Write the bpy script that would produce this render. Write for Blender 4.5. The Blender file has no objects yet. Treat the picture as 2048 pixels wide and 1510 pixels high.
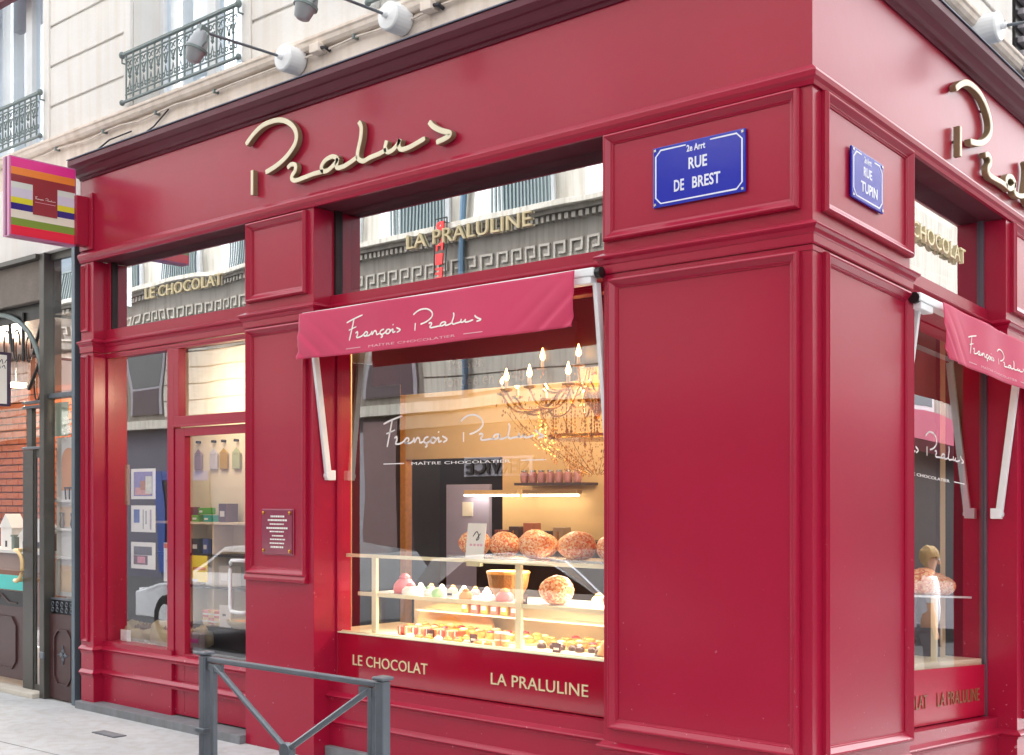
import bpy, bmesh, math, random
from mathutils import Vector, Matrix
random.seed(7)
scene = bpy.context.scene
R = math.radians
# ------------------------------------------------------------------ camera, sky, sun, exposure
cam_d = bpy.data.cameras.new('camera'); cam = bpy.data.objects.new('camera', cam_d)
scene.collection.objects.link(cam)
cam.location = (2.614, -5.074, 1.65)
cam.rotation_euler = (R(90), 0, math.asin(.6586))
cam_d.sensor_width = 36; cam_d.lens = 2421/2048*36
cam_d.shift_y = 242/2048
cam_d.clip_start = .05; cam_d.clip_end = 500
scene.camera = cam
w = bpy.data.worlds.new('World'); scene.world = w; w.use_nodes = True
nt = w.node_tree; bg = nt.nodes['Background']
sky = nt.nodes.new('ShaderNodeTexSky'); sky.sky_type = 'NISHITA'; sky.sun_disc = False
SUN_EL, SUN_AZ = R(56), R(335)
sky.sun_elevation = SUN_EL; sky.sun_rotation = SUN_AZ
sky.air_density = 1.0; sky.dust_density = 4.0; sky.ozone_density = .6
hs = nt.nodes.new('ShaderNodeHueSaturation'); hs.inputs['Saturation'].default_value = .10
nt.links.new(sky.outputs[0], hs.inputs['Color']); nt.links.new(hs.outputs[0], bg.inputs[0])
bg.inputs[1].default_value = .15
sd = bpy.data.lights.new('sun', 'SUN'); sd.energy = .5; sd.angle = R(25); sd.color = (1, .97, .93)
so = bpy.data.objects.new('sun', sd); scene.collection.objects.link(so)
sdir = Vector((math.sin(SUN_AZ)*math.cos(SUN_EL), math.cos(SUN_AZ)*math.cos(SUN_EL), math.sin(SUN_EL)))
so.rotation_euler = sdir.to_track_quat('Z', 'Y').to_euler()
vs = scene.view_settings; vs.view_transform = 'Standard'; vs.look = 'None'
vs.exposure = 2.33; vs.gamma = 1; vs.use_curve_mapping = False
scene.render.engine = 'CYCLES'
scene.cycles.max_bounces = 6; scene.cycles.transparent_max_bounces = 14
scene.cycles.glossy_bounces = 4; scene.cycles.diffuse_bounces = 3

# ------------------------------------------------------------------ helpers
C = scene.collection
def lin(c):
    if isinstance(c, str):
        c = [int(c[i:i+2], 16)/255 for i in (0, 2, 4)]
    return tuple((v/12.92 if v <= .04045 else ((v+.055)/1.055)**2.4) for v in c[:3])
_mats = {}
def mat(name, col, rough=.5, metal=0, var=.06, scale=6, streak=0, bump=0, bscale=40, emit=0, coat=0, spec=.5, stretch=None, chips=None, sub=0, wave=None):
    if name in _mats: return _mats[name]
    m = bpy.data.materials.new(name); m.use_nodes = True; _mats[name] = m
    n = m.node_tree.nodes; l = m.node_tree.links; p = n['Principled BSDF']
    c = lin(col)
    tc = n.new('ShaderNodeTexCoord'); mp = n.new('ShaderNodeMapping'); l.new(tc.outputs['Object'], mp.inputs[0])
    if stretch: mp.inputs['Scale'].default_value = stretch
    nz = n.new('ShaderNodeTexNoise'); nz.inputs['Scale'].default_value = scale; nz.inputs['Detail'].default_value = 5
    l.new(mp.outputs[0], nz.inputs['Vector'])
    mx = n.new('ShaderNodeMix'); mx.data_type = 'RGBA'
    l.new(nz.outputs[0], mx.inputs['Factor'])
    mx.inputs['A'].default_value = (*[max(0, v*(1-var*2)) for v in c], 1)
    mx.inputs['B'].default_value = (*[min(1, v*(1+var*2)) for v in c], 1)
    out = mx.outputs['Result']
    if chips:
        cn = n.new('ShaderNodeTexNoise'); cn.inputs['Scale'].default_value = chips[1]; cn.inputs['Detail'].default_value = 6
        l.new(mp.outputs[0], cn.inputs['Vector'])
        rp = n.new('ShaderNodeValToRGB'); rp.color_ramp.elements[0].position = chips[2]; rp.color_ramp.elements[1].position = chips[2]+.015
        l.new(cn.outputs[0], rp.inputs[0])
        sx = n.new('ShaderNodeSeparateXYZ'); l.new(tc.outputs['Object'], sx.inputs[0])
        mr = n.new('ShaderNodeMapRange'); mr.inputs[1].default_value = 1.6; mr.inputs[2].default_value = .3
        l.new(sx.outputs[2], mr.inputs[0])
        mu = n.new('ShaderNodeMath'); mu.operation = 'MULTIPLY'; l.new(rp.outputs[0], mu.inputs[0]); l.new(mr.outputs[0], mu.inputs[1])
        m2 = n.new('ShaderNodeMix'); m2.data_type = 'RGBA'; l.new(mu.outputs[0], m2.inputs['Factor'])
        l.new(out, m2.inputs['A']); m2.inputs['B'].default_value = (*lin(chips[0]), 1); out = m2.outputs['Result']
    if streak:
        sm_ = n.new('ShaderNodeMapping'); sm_.inputs['Scale'].default_value = (7, 7, .45); l.new(tc.outputs['Object'], sm_.inputs[0])
        sn = n.new('ShaderNodeTexNoise'); sn.inputs['Scale'].default_value = 1.6; sn.inputs['Detail'].default_value = 8; l.new(sm_.outputs[0], sn.inputs['Vector'])
        sr = n.new('ShaderNodeValToRGB'); sr.color_ramp.elements[0].position = .30; sr.color_ramp.elements[1].position = .56
        k_ = 1-streak; sr.color_ramp.elements[0].color = (k_, k_*.97, k_*.93, 1); l.new(sn.outputs[0], sr.inputs[0])
        m3 = n.new('ShaderNodeMix'); m3.data_type = 'RGBA'; m3.blend_type = 'MULTIPLY'; m3.inputs['Factor'].default_value = 1
        l.new(out, m3.inputs['A']); l.new(sr.outputs[0], m3.inputs['B']); out = m3.outputs['Result']
    l.new(out, p.inputs['Base Color'])
    p.inputs['Metallic'].default_value = metal
    p.inputs['Specular IOR Level'].default_value = spec
    rr = n.new('ShaderNodeMapRange'); rr.inputs[3].default_value = max(.02, rough*.8); rr.inputs[4].default_value = min(1, rough*1.2)
    l.new(nz.outputs[0], rr.inputs[0]); l.new(rr.outputs[0], p.inputs['Roughness'])
    if coat: p.inputs['Coat Weight'].default_value = coat; p.inputs['Coat Roughness'].default_value = .2 if name == 'red_paint' else .12
    if bump:
        b = n.new('ShaderNodeBump'); b.inputs['Strength'].default_value = bump; b.inputs['Distance'].default_value = .01
        bz = n.new('ShaderNodeTexNoise'); bz.inputs['Scale'].default_value = bscale; bz.inputs['Detail'].default_value = 6
        l.new(mp.outputs[0], bz.inputs['Vector']); l.new(bz.outputs[0], b.inputs['Height']); l.new(b.outputs[0], p.inputs['Normal'])
    if emit:
        p.inputs['Emission Color'].default_value = (*c, 1); p.inputs['Emission Strength'].default_value = emit
    return m
def glass(name, refl=.12, tint=(1, 1, 1), rough=0.0):
    if name in _mats: return _mats[name]
    m = bpy.data.materials.new(name); m.use_nodes = True; _mats[name] = m
    n = m.node_tree.nodes; l = m.node_tree.links; n.remove(n['Principled BSDF']); o = n['Material Output']
    t = n.new('ShaderNodeBsdfTransparent'); t.inputs[0].default_value = (*tint, 1)
    g = n.new('ShaderNodeBsdfGlossy'); g.inputs['Roughness'].default_value = rough; g.inputs[0].default_value = (.95, .97, 1, 1)
    f = n.new('ShaderNodeFresnel'); f.inputs[0].default_value = 1.5
    a = n.new('ShaderNodeMath'); a.operation = 'ADD'; a.use_clamp = True; l.new(f.outputs[0], a.inputs[0]); a.inputs[1].default_value = refl
    ge = n.new('ShaderNodeNewGeometry'); iv = n.new('ShaderNodeMath'); iv.operation = 'SUBTRACT'; iv.inputs[0].default_value = 1; l.new(ge.outputs['Backfacing'], iv.inputs[1])
    fm = n.new('ShaderNodeMath'); fm.operation = 'MULTIPLY'; l.new(a.outputs[0], fm.inputs[0]); l.new(iv.outputs[0], fm.inputs[1])
    x = n.new('ShaderNodeMixShader'); l.new(fm.outputs[0], x.inputs[0]); l.new(t.outputs[0], x.inputs[1]); l.new(g.outputs[0], x.inputs[2])
    # slight waviness of the pane
    nz = n.new('ShaderNodeTexNoise'); nz.inputs['Scale'].default_value = 1.1; nz.inputs['Detail'].default_value = 1
    tc = n.new('ShaderNodeTexCoord'); l.new(tc.outputs['Object'], nz.inputs['Vector'])
    b = n.new('ShaderNodeBump'); b.inputs['Strength'].default_value = .4; b.inputs['Distance'].default_value = .008
    l.new(nz.outputs[0], b.inputs['Height']); l.new(b.outputs[0], g.inputs['Normal'])
    l.new(x.outputs[0], o.inputs[0]); return m

RED = '8a1a31'
M = dict(
 red=mat('red_paint', 'a41236', .38, var=.05, scale=1.6, bump=.05, bscale=14, coat=.6, spec=.16, chips=('c8808a', 38, .703)),
 redgloss=mat('red_back_painted_glass', 'a80a2c', .05, var=.02, coat=1),
 cream=mat('cream_letter', 'ece2c4', .35, var=.03), brass=mat('brass_letter', 'e8dab0', .35, metal=.15, var=.05),
 white=mat('white_lacquer', 'eceef0', .35, var=.03), pinkcloth=None,
 wall=mat('limewashed_wall', 'e8e5e1', .9, streak=.06, var=.06, scale=1.7, bump=.25, bscale=30),
 wallwarm=mat('peach_render', 'ecdfd3', .9, streak=.14, var=.07, scale=7, bump=.3, bscale=40, chips=None),
 stone=mat('grey_plinth_stone', '7f8287', .75, streak=.12, var=.14, scale=9, bump=.4, bscale=60),
 iron=mat('grey_green_iron', '74807f', .5, metal=.3, var=.1), steel=mat('painted_steel', '6e757d', .38, metal=.4, var=.14, scale=9, bump=.1, bscale=60),
 darkiron=mat('bronze_iron', '585652', .4, metal=.5, var=.1), brown=mat('brown_painted_panel', '4a2f2f', .4, var=.08),
 blue=mat('blue_enamel', '1424ac', .15, var=.02, coat=.3), enwhite=mat('white_enamel', 'e8eaf4', .2, var=.02),
 pave=mat('pavement_asphalt', 'c0c2c4', .85, streak=.12, var=.11, scale=2.2, bump=.5, bscale=130),
 road=mat('road_asphalt', '464648', .9, var=.1, scale=8, bump=.4, bscale=120),
 beige=mat('beige_plaster', 'd9b98a', .8, var=.03), cream2=mat('cream_wood', 'efe0c2', .5, var=.04),
 ceil=mat('cream_ceiling', 'd8ccb4', .8), darkb=mat('dark_brown_board', '26150f', .5, var=.1), black=mat('black_metal', '141214', .4),
 floor=mat('brown_floor_tile', '6b4a34', .4, var=.1), lilac=mat('lilac_door', 'a9a6c8', .4), gold=mat('gilt_metal', 'c8903c', .25, metal=.9, var=.1),
 flame=mat('flame_bulb', 'ffb45c', .3, emit=9), tube=mat('strip_lamp', 'fff0d0', .3, emit=4), spot=mat('spot_lamp', 'ffe6c4', .3, emit=5),
 silver=mat('tray_silver', 'c8c8c8', .2, metal=.8), paper=mat('white_paper', 'f0eee8', .7, var=.02), ink=mat('dark_ink', '38343a', .7),
 gpaper=mat('goldleaf_print', 'a8783a', .5), brick=mat('orange_brick', 'a4542a', .85, var=.15, scale=9, bump=.5, bscale=30),
 mortar=mat('pale_mortar', '7a4c34', .95), sack=mat('jute_sack', 'b8a888', .95, var=.1, bump=.8, bscale=160),
 yellow=mat('yellow_poster', 'f2d012', .6), turq=mat('turquoise_band', '4cc8c0', .5), orange=mat('orange_print', 'efa66a', .6),
 pastry=mat('golden_pastry', 'd8964a', .6, var=.15, scale=30, bump=.4), almond=mat('green_icing', 'a8d8a0', .5), pinkice=mat('pink_icing', 'e06a70', .4, var=.1),
 skin=mat('skin', 'd8a88c', .6), hair=mat('blond_hair', 'b89868', .8, bump=.6), shirt=mat('white_cotton', 'dfe0e6', .9), dark=mat('dark_fabric', '2c2830', .9),
 rubber=mat('tyre_rubber', '1c1c1c', .8), carp=mat('silver_car_paint', 'c4c8cc', .25, metal=.5, coat=1), carg=mat('dark_car_glass', '14181c', .05, coat=1),
 slate=mat('dark_purple_front', '44363c', .5), greyp=mat('grey_panel', '8c888e', .5), oppw=mat('pale_stone_facade', 'bab5aa', .85, streak=.3, var=.05, bump=.2), opps=mat('grey_stone_frieze', '78726a', .85, streak=.3, var=.06),
 neon=mat('red_sign_letter', 'd81c18', .3), shut=mat('white_shutter', 'e6e8ea', .5), curtain=mat('voile_curtain', 'e8e8e6', .9, var=.05, stretch=(30, 30, .5)),
 pinkaw=mat('pink_awning_cloth', 'c8647c', .85), bluef=mat('blue_frame', '28407c', .4), lav=mat('lavender_wall', '56545f', .8),
 gclear=glass('clear_glass', .02), gwin=glass('window_glass', .19), gtrans=glass('transom_glass', .50, (.75, .78, .8)),
 gup=glass('upper_window_glass', .22, (.85, .9, .95)), gneigh=glass('neighbour_glass', .14),
)
def cloth():
    m = bpy.data.materials.new('rose_awning_cloth'); m.use_nodes = True
    n = m.node_tree.nodes; l = m.node_tree.links; p = n['Principled BSDF']
    p.inputs['Base Color'].default_value = (*lin('e04672'), 1); p.inputs['Roughness'].default_value = .8
    p.inputs['Sheen Weight'].default_value = .3
    t = n.new('ShaderNodeBsdfTranslucent'); t.inputs[0].default_value = (*lin('e05a80'), 1)
    x = n.new('ShaderNodeMixShader'); x.inputs[0].default_value = .3
    l.new(p.outputs[0], x.inputs[1]); l.new(t.outputs[0], x.inputs[2]); l.new(x.outputs[0], n['Material Output'].inputs[0])
    wv = n.new('ShaderNodeTexNoise'); wv.inputs['Scale'].default_value = 300; b = n.new('ShaderNodeBump'); b.inputs['Strength'].default_value = .2; b.inputs['Distance'].default_value = .003
    l.new(wv.outputs[0], b.inputs['Height']); l.new(b.outputs[0], p.inputs['Normal'])
    return m
M['cloth'] = cloth()

_org = {}
def tagp(o, label=None, cat=None, group=None, kind=None):
    if label: o['label'] = label
    if cat: o['category'] = cat
    if group: o['group'] = group
    if kind: o['kind'] = kind
    return o
def thing(name, label, cat, loc=(0, 0, 0), group=None):
    o = bpy.data.objects.new(name, None); C.objects.link(o); o.location = loc; o.empty_display_size = .1
    _org[o.name] = Vector(loc); return tagp(o, label, cat, group)
def copy_tree(o, delta, label=None, group=None, parent=None):
    c = o.copy(); C.objects.link(c)
    if parent: c.parent = parent
    else:
        c.location = Vector(o.location)+Vector(delta)
        if label: c['label'] = label
        if group: c['group'] = group
    for ch in list(o.children): copy_tree(ch, delta, parent=c)
    return c
SL = .07
W3 = lambda x, y, z: Vector((x, y, z))
FA = lambda u, o, z: Vector((u, -o, z))                 # facade on the near street; u = world x
FB = lambda s, o, z: Vector((o, s, z-SL*s))             # facade on the side street, which runs downhill
def off(f, du, do, dz): return lambda u, o, z: f(u+du, o+do, z+dz)
def linked(name, me, m, parent, label=None, smooth=False, bevel=0, kind=None, auto=False):
    me.materials.append(m) if m and not me.materials else None
    o = bpy.data.objects.new(name, me); C.objects.link(o)
    if parent is not None: o.parent = parent
    if smooth:
        for p in me.polygons: p.use_smooth = True
    if bevel:
        b = o.modifiers.new('bevel', 'BEVEL'); b.width = bevel; b.segments = 2; b.limit_method = 'ANGLE'; b.angle_limit = R(40)
    return tagp(o, label, None, None, kind)
class MB:
    def __init__(s): s.v = []; s.f = []
    def add(s, vs, fs):
        b = len(s.v); s.v += [Vector(q) for q in vs]; s.f += [tuple(b+i for i in q) for q in fs]; return s
    def box(s, a, b, f=W3):
        (x0, y0, z0), (x1, y1, z1) = a, b
        vs = [f(x, y, z) for x in (x0, x1) for y in (y0, y1) for z in (z0, z1)]
        return s.add(vs, [(0, 1, 3, 2), (4, 6, 7, 5), (0, 4, 5, 1), (2, 3, 7, 6), (0, 2, 6, 4), (1, 5, 7, 3)])
    def prism(s, poly, z0, z1, f=W3):
        n = len(poly); vs = [f(x, y, z0) for x, y in poly]+[f(x, y, z1) for x, y in poly]
        return s.add(vs, [tuple(range(n)), tuple(range(n, 2*n))]+[(i, (i+1) % n, n+(i+1) % n, n+i) for i in range(n)])
    def tube(s, pts, r, n=8, caps=True, r2=None):
        pts = [Vector(p) for p in pts]; rings = []
        up = Vector((0, 0, 1))
        for i, p in enumerate(pts):
            t = (pts[min(i+1, len(pts)-1)]-pts[max(i-1, 0)]).normalized()
            a = t.cross(up) if abs(t.z) < .97 else t.cross(Vector((1, 0, 0))); a.normalize(); b = t.cross(a)
            k = i/(len(pts)-1); rr = r if r2 is None else r+(r2-r)*k
            rings.append([p+(a*math.cos(2*math.pi*j/n+math.pi/n)+b*math.sin(2*math.pi*j/n+math.pi/n))*rr for j in range(n)])
        vs = [q for g in rings for q in g]; fs = []
        for i in range(len(rings)-1):
            for j in range(n): fs.append((i*n+j, i*n+(j+1) % n, (i+1)*n+(j+1) % n, (i+1)*n+j))
        if caps: fs += [tuple(range(n)), tuple(range((len(rings)-1)*n, len(rings)*n))]
        return s.add(vs, fs)
    def lathe(s, prof, n=16, mtx=None):
        vs = []; fs = []
        for r, z in prof:
            for j in range(n):
                a = 2*math.pi*j/n; q = Vector((r*math.cos(a), r*math.sin(a), z)); vs.append(mtx @ q if mtx else q)
        for i in range(len(prof)-1):
            for j in range(n): fs.append((i*n+j, i*n+(j+1) % n, (i+1)*n+(j+1) % n, (i+1)*n+j))
        fs += [tuple(range(n)), tuple(range((len(prof)-1)*n, len(prof)*n))]
        return s.add(vs, fs)
    def mesh(s, name, org=Vector((0, 0, 0)), recalc=True):
        me = bpy.data.meshes.new(name); me.from_pydata([v-org for v in s.v], [], s.f)
        if recalc:
            bm = bmesh.new(); bm.from_mesh(me); bmesh.ops.recalc_face_normals(bm, faces=bm.faces); bm.to_mesh(me); bm.free()
        return me
    def build(s, name, m, parent=None, **k):
        org = Vector((0, 0, 0))
        if parent is not None: org = _org[parent.name]
        o = linked(name, s.mesh(name, org), m, parent, **k); _org[o.name] = org
        return o
def B1(name, m, parent, a, b, f=W3, **k): return MB().box(a, b, f).build(name, m, parent, **k)
def sweep(path, prof, slope=True, caps=True):
    """profile (o,z) closed, swept with mitred corners along a plan path; outward is to the right of travel"""
    mb = MB(); n = len(path); P = [Vector((x, y)) for x, y in path]; rings = []
    for i in range(n):
        d0 = (P[i]-P[i-1]).normalized() if i else (P[1]-P[0]).normalized()
        d1 = (P[i+1]-P[i]).normalized() if i < n-1 else d0
        n0 = Vector((d0.y, -d0.x)); n1 = Vector((d1.y, -d1.x)); m = (n0+n1); m = m/(m.length_squared/2) if m.length > 1e-6 else n0
        ring = []
        for o, z in prof:
            q = P[i]+m*o; zz = z-(SL*max(q.y, 0) if (slope and q.x > -1.5 and P[i].x > -.35) else 0)
            if not (P[i].x > -.35 and P[i].y > .3) : zz = z
            ring.append((q.x, q.y, zz))
        rings.append(ring)
    k = len(prof); vs = [q for r_ in rings for q in r_]; fs = []
    for i in range(n-1):
        for j in range(k): fs.append((i*k+j, i*k+(j+1) % k, (i+1)*k+(j+1) % k, (i+1)*k+j))
    if caps: fs += [tuple(range(k)), tuple(range((n-1)*k, n*k))]
    return mb.add(vs, fs)
PM = [(0, 0), (0, .020), (.006, .032), (.013, .036), (.019, .034), (.040, .013), (.045, .012), (.047, .007), (.054, .005), (.054, 0)]
def moulding(f, u0, u1, z0, z1, prof=PM, k=1.0):
    """mitred picture-frame moulding on a facade; prof (t inward, o outward)"""
    mb = MB(); n = len(prof); vs = []
    for (cu, cz, su, sz) in ((u0, z0, 1, 1), (u1, z0, -1, 1), (u1, z1, -1, -1), (u0, z1, 1, -1)):
        for t, o in prof: vs.append(f(cu+su*t*k, o*k, cz+sz*t*k))
    fs = []
    for c in range(4):
        d = (c+1) % 4
        for j in range(n): fs.append((c*n+j, c*n+(j+1) % n, d*n+(j+1) % n, d*n+j))
    return mb.add(vs, fs)
def catmull(pts, k=6):
    P = [Vector(p) for p in pts]; out = []
    if len(P) < 3: return P
    for i in range(len(P)-1):
        a, b, c, d = P[max(i-1, 0)], P[i], P[i+1], P[min(i+2, len(P)-1)]
        for j in range(k):
            t = j/k; out.append(.5*((2*b)+(c-a)*t+(2*a-5*b+4*c-d)*t*t+(3*b-a-3*c+d)*t**3))
    out.append(P[-1]); return out
def stroke(mb, pts, wd, o0, o1, f, smooth=6):
    P = catmull(pts, smooth); n = len(P); vs = []
    for i, p in enumerate(P):
        t = (P[min(i+1, n-1)]-P[max(i-1, 0)]); t = t.normalized() if t.length > 1e-9 else Vector((1, 0)); nn = Vector((-t.y, t.x))
        h = wd/2*(1 if 0 < i < n-1 else .75)
        a = p+nn*h; b = p-nn*h
        for q, o in ((a, o1), (b, o1), (b, o0), (a, o0)): vs.append(f(q.x, o, q.y))
    fs = []
    for i in range(n-1):
        for j in range(4): fs.append((i*4+j, i*4+(j+1) % 4, (i+1)*4+(j+1) % 4, (i+1)*4+j))
    fs += [(0, 1, 2, 3), (n*4-4, n*4-3, n*4-2, n*4-1)]
    return mb.add(vs, fs)
def text_mesh(s, bold=0, ext=0.0):
    cu = bpy.data.curves.new('txt', 'FONT'); cu.body = s; cu.size = 1; cu.offset = bold; cu.extrude = .5; cu.resolution_u = 3; cu.space_character = 1.03
    ob = bpy.data.objects.new('txt', cu); C.objects.link(ob)
    dg = bpy.context.evaluated_depsgraph_get(); dg.update()
    me = bpy.data.meshes.new_from_object(ob.evaluated_get(dg)); bpy.data.objects.remove(ob); bpy.data.curves.remove(cu)
    return me
def text(name, s, m, parent, f, u0, u1, z0, z1, o0, o1, bold=0, split=False, part='letter', mirror=False):
    me = text_mesh(s, bold); vs = [v.co.copy() for v in me.vertices]
    xs = [v.x for v in vs]; ys = [v.y for v in vs]; x0, x1, y0, y1 = min(xs), max(xs), min(ys), max(ys)
    org = _org[parent.name] if parent is not None else Vector((0, 0, 0))
    for v in me.vertices:
        a = (v.co.x-x0)/(x1-x0); b = (v.co.y-y0)/(y1-y0); c = v.co.z+.5
        v.co = f(u0+(u1-u0)*a, o0+(o1-o0)*c, z0+(z1-z0)*b)-org
    bm = bmesh.new(); bm.from_mesh(me); bmesh.ops.remove_doubles(bm, verts=bm.verts, dist=1e-5)
    bmesh.ops.recalc_face_normals(bm, faces=bm.faces)
    if not split:
        bm.to_mesh(me); bm.free(); me.materials.clear(); o = linked(name, me, m, parent); _org[o.name] = org; return o
    bm.verts.ensure_lookup_table(); seen = set(); res = []
    for v in bm.verts:
        if v in seen: continue
        st = [v]; comp = []
        seen.add(v)
        while st:
            q = st.pop(); comp.append(q)
            for e in q.link_edges:
                o_ = e.other_vert(q)
                if o_ not in seen: seen.add(o_); st.append(o_)
        idx = {q: i for i, q in enumerate(comp)}; fs = {fc for q in comp for fc in q.link_faces}
        m2 = bpy.data.meshes.new(part); m2.from_pydata([q.co[:] for q in comp], [], [[idx[q] for q in fc.verts] for fc in fs])
        res.append(linked(part, m2, m, parent)); _org[res[-1].name] = org
    bm.free(); return res
# hand-drawn script of the shop name, in metres of the fascia lettering
S_P = [[(-.003, .37), (.091, .428), (.19, .463), (.311, .468), (.407, .449), (.489, .404), (.535, .347), (.535, .289), (.489, .239), (.407, .191), (.311, .159), (.215, .14)], [(.066, .181), (.066, .013)]]
S_RALU = [[(.448, .128), (.489, .144), (.529, .131), (.528, .098), (.498, .071), (.495, .046), (.53, .031), (.604, .034), (.718, .042), (.812, .041)],
 [(.954, .096), (.9, .119), (.834, .109), (.794, .077), (.805, .044), (.856, .04), (.916, .065), (.954, .096)], [(.954, .1), (.940, .061), (.947, .039), (1.003, .037), (1.066, .05), (1.135, .072)],
 [(1.15, .289), (1.173, .248), (1.166, .18), (1.14, .101), (1.145, .06), (1.192, .037), (1.253, .047), (1.335, .055), (1.40, .067)],
 [(1.403, .123), (1.39, .081), (1.41, .052), (1.454, .055), (1.499, .081), (1.521, .107)], [(1.521, .110), (1.508, .072), (1.533, .044), (1.61, .046), (1.733, .072)]]
S_S = [[(1.766, .162), (1.803, .126), (1.863, .092), (1.935, .062), (1.913, .042), (1.826, .029)]]
F_ALL = [[(0, .40), (.2, .46), (.52, .53)], [(.24, .46), (.17, .22), (.10, -.02)], [(.08, .22), (.32, .28)],
 [(.30, .13), (.36, .16), (.37, .10), (.34, .03), (.45, .03), (.56, .07), (.64, .13), (.70, .10), (.64, .03), (.58, .05), (.70, .03), (.80, .06), (.84, .12), (.85, .04), (.92, .12), (.98, .10), (1.0, .03), (1.08, .05)],
 [(1.22, .13), (1.13, .11), (1.10, .05), (1.16, .02), (1.25, .05), (1.32, .12), (1.28, .04), (1.36, .02), (1.41, .09), (1.34, .12)],
 [(1.15, .02), (1.18, -.03), (1.13, -.05)], [(1.40, .05), (1.48, .11), (1.49, .03), (1.56, .05)], [(1.47, .20), (1.50, .21)], [(1.58, .13), (1.70, .07), (1.60, .02)]]
def francois(mb, f, wd, o0, o1):     # full signature: u 0..4.05, v -.05.. .53
    for L in F_ALL: stroke(mb, L, wd, o0, o1, f, 4)
    for L in S_P+S_RALU+S_S: stroke(mb, [(a+2.05, b) for a, b in L], wd, o0, o1, f, 4)
def scaled(f, u0, z0, k, kz=None): return lambda u, o, z: f(u0+u*k, o, z0+z*(kz or k))

# ------------------------------------------------------------------ ground
g = MB()
g.add([(-60, -2.45, -.04), (2.2, -2.45, -.04), (2.2, 0, -.04), (-60, 0, -.04)], [(0, 1, 2, 3)])
g.add([(-60, 0, -.04), (2.2, 0, -.04), (2.2, 60, -.04-SL*60), (-60, 60, -.04-SL*60)], [(0, 1, 2, 3)])
g.build('pavement', M['pave'], kind='structure')
cv = thing('utility_cover', 'small grey metal utility cover set in the pavement', 'cover', (-5.3, -.42, -.036))
MB().box((-5.42, -.50, -.04), (-5.12, -.40, -.034)).build('frame', M['steel'], cv); MB().box((-5.405, -.488, -.0338), (-5.135, -.412, -.0325)).build('lid', M['stone'], cv)
rp_ = random.Random(4); mb = MB()
for i in range(60):
    x_, y_, q_ = rp_.uniform(-9, -3.6), rp_.uniform(-2.3, -.15), rp_.uniform(.008, .022)
    mb.add([(x_+q_*rp_.uniform(.7, 1.1)*math.cos(a_), y_+q_*rp_.uniform(.7, 1.1)*math.sin(a_), -.0385) for a_ in [math.pi*j_/4 for j_ in range(8)]], [tuple(range(8))])
tagp(mb.build('gum_spots', mat('pale_gum', 'c8c8c4', .9, var=.1)), 'pale flattened gum spots scattered over the pavement', 'gum', kind='stuff')
mb = MB(); [mb.add([(a_, b_, -.0388), (a_+.9, b_+.05, -.0388), (a_+.9, b_+.058, -.0388), (a_, b_+.010, -.0388)], [(0, 1, 2, 3)]) for a_, b_ in [(-8.5+.9*q_, -1.25+.05*q_) for q_ in range(7)]]
tagp(mb.build('pavement_joint', mat('joint_tar', '6c6e70', .9)), 'structure', None); bpy.data.objects['pavement_joint']['kind'] = 'structure'; del bpy.data.objects['pavement_joint']['label']
k = MB(); k.box((-60, -2.6, -.2), (2.35, -2.452, -.036))
k.add([(2.202, -2.45, -.036), (2.35, -2.45, -.036), (2.35, 60, -.036-SL*60), (2.202, 60, -.036-SL*60), (2.202, -2.45, -.2), (2.35, -2.45, -.2), (2.35, 60, -.2-SL*60), (2.202, 60, -.2-SL*60)], [(0, 1, 2, 3), (1, 5, 6, 2), (0, 4, 5, 1)])
k.build('kerb', M['stone'], kind='structure')
rd = MB(); rd.add([(-150, -150, -.15), (150, -150, -.15), (150, 0, -.15), (-150, 0, -.15), (150, 150, -.15-SL*150), (-150, 150, -.15-SL*150)], [(0, 1, 2, 3), (3, 2, 4, 5)])
rd.build('road', M['road'], kind='structure')

# ------------------------------------------------------------------ corner stone building above the shop
bld = thing('corner_building', 'cream rendered corner building rising above the red shop', 'building', (-3, 1, 4.2))
WY = .08
def nopart(*a, **k): pass
# wall core of facade A with openings at the windows
OPEN = [(-8.65, -7.20), (-5.83, -4.40), (-3.00, -1.55)]
mb = MB(); edges = [-12]+[v for o in OPEN for v in o]+[-.08]
for i in range(0, len(edges), 2): mb.box((edges[i], WY+.012, 4.68), (edges[i+1], .5, 8.5))
mb.box((-12, WY+.012, 3.6), (-.08, .5, 4.60))
mb.box((-12, WY+.012, 7.3), (-.08, .499, 8.49))
mb.build('wall', M['wall'], bld)
for a, b in OPEN: MB().box((a, WY+.012, 4.602), (b, .5, 4.70)).build('window_sill', M['wall'], bld)
mb = MB(); mb.box((-.5, .09, 3.6), (-.092, 6.5, 9)); 
MB().add([FB(s, o, z) for s in (.1, 6.5) for o in (-.092, -.5) for z in (3.6, 8.5)], [(0, 1, 3, 2), (4, 6, 7, 5), (0, 4, 5, 1), (2, 3, 7, 6), (0, 2, 6, 4), (1, 5, 7, 3)]).build('wall', M['wall'], bld)
# render band under the string course (peach, stained)
MB().box((-12, WY, 4.36), (-.08, WY+.011, 4.598)).build('rendered_band', M['wallwarm'], bld)
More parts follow.
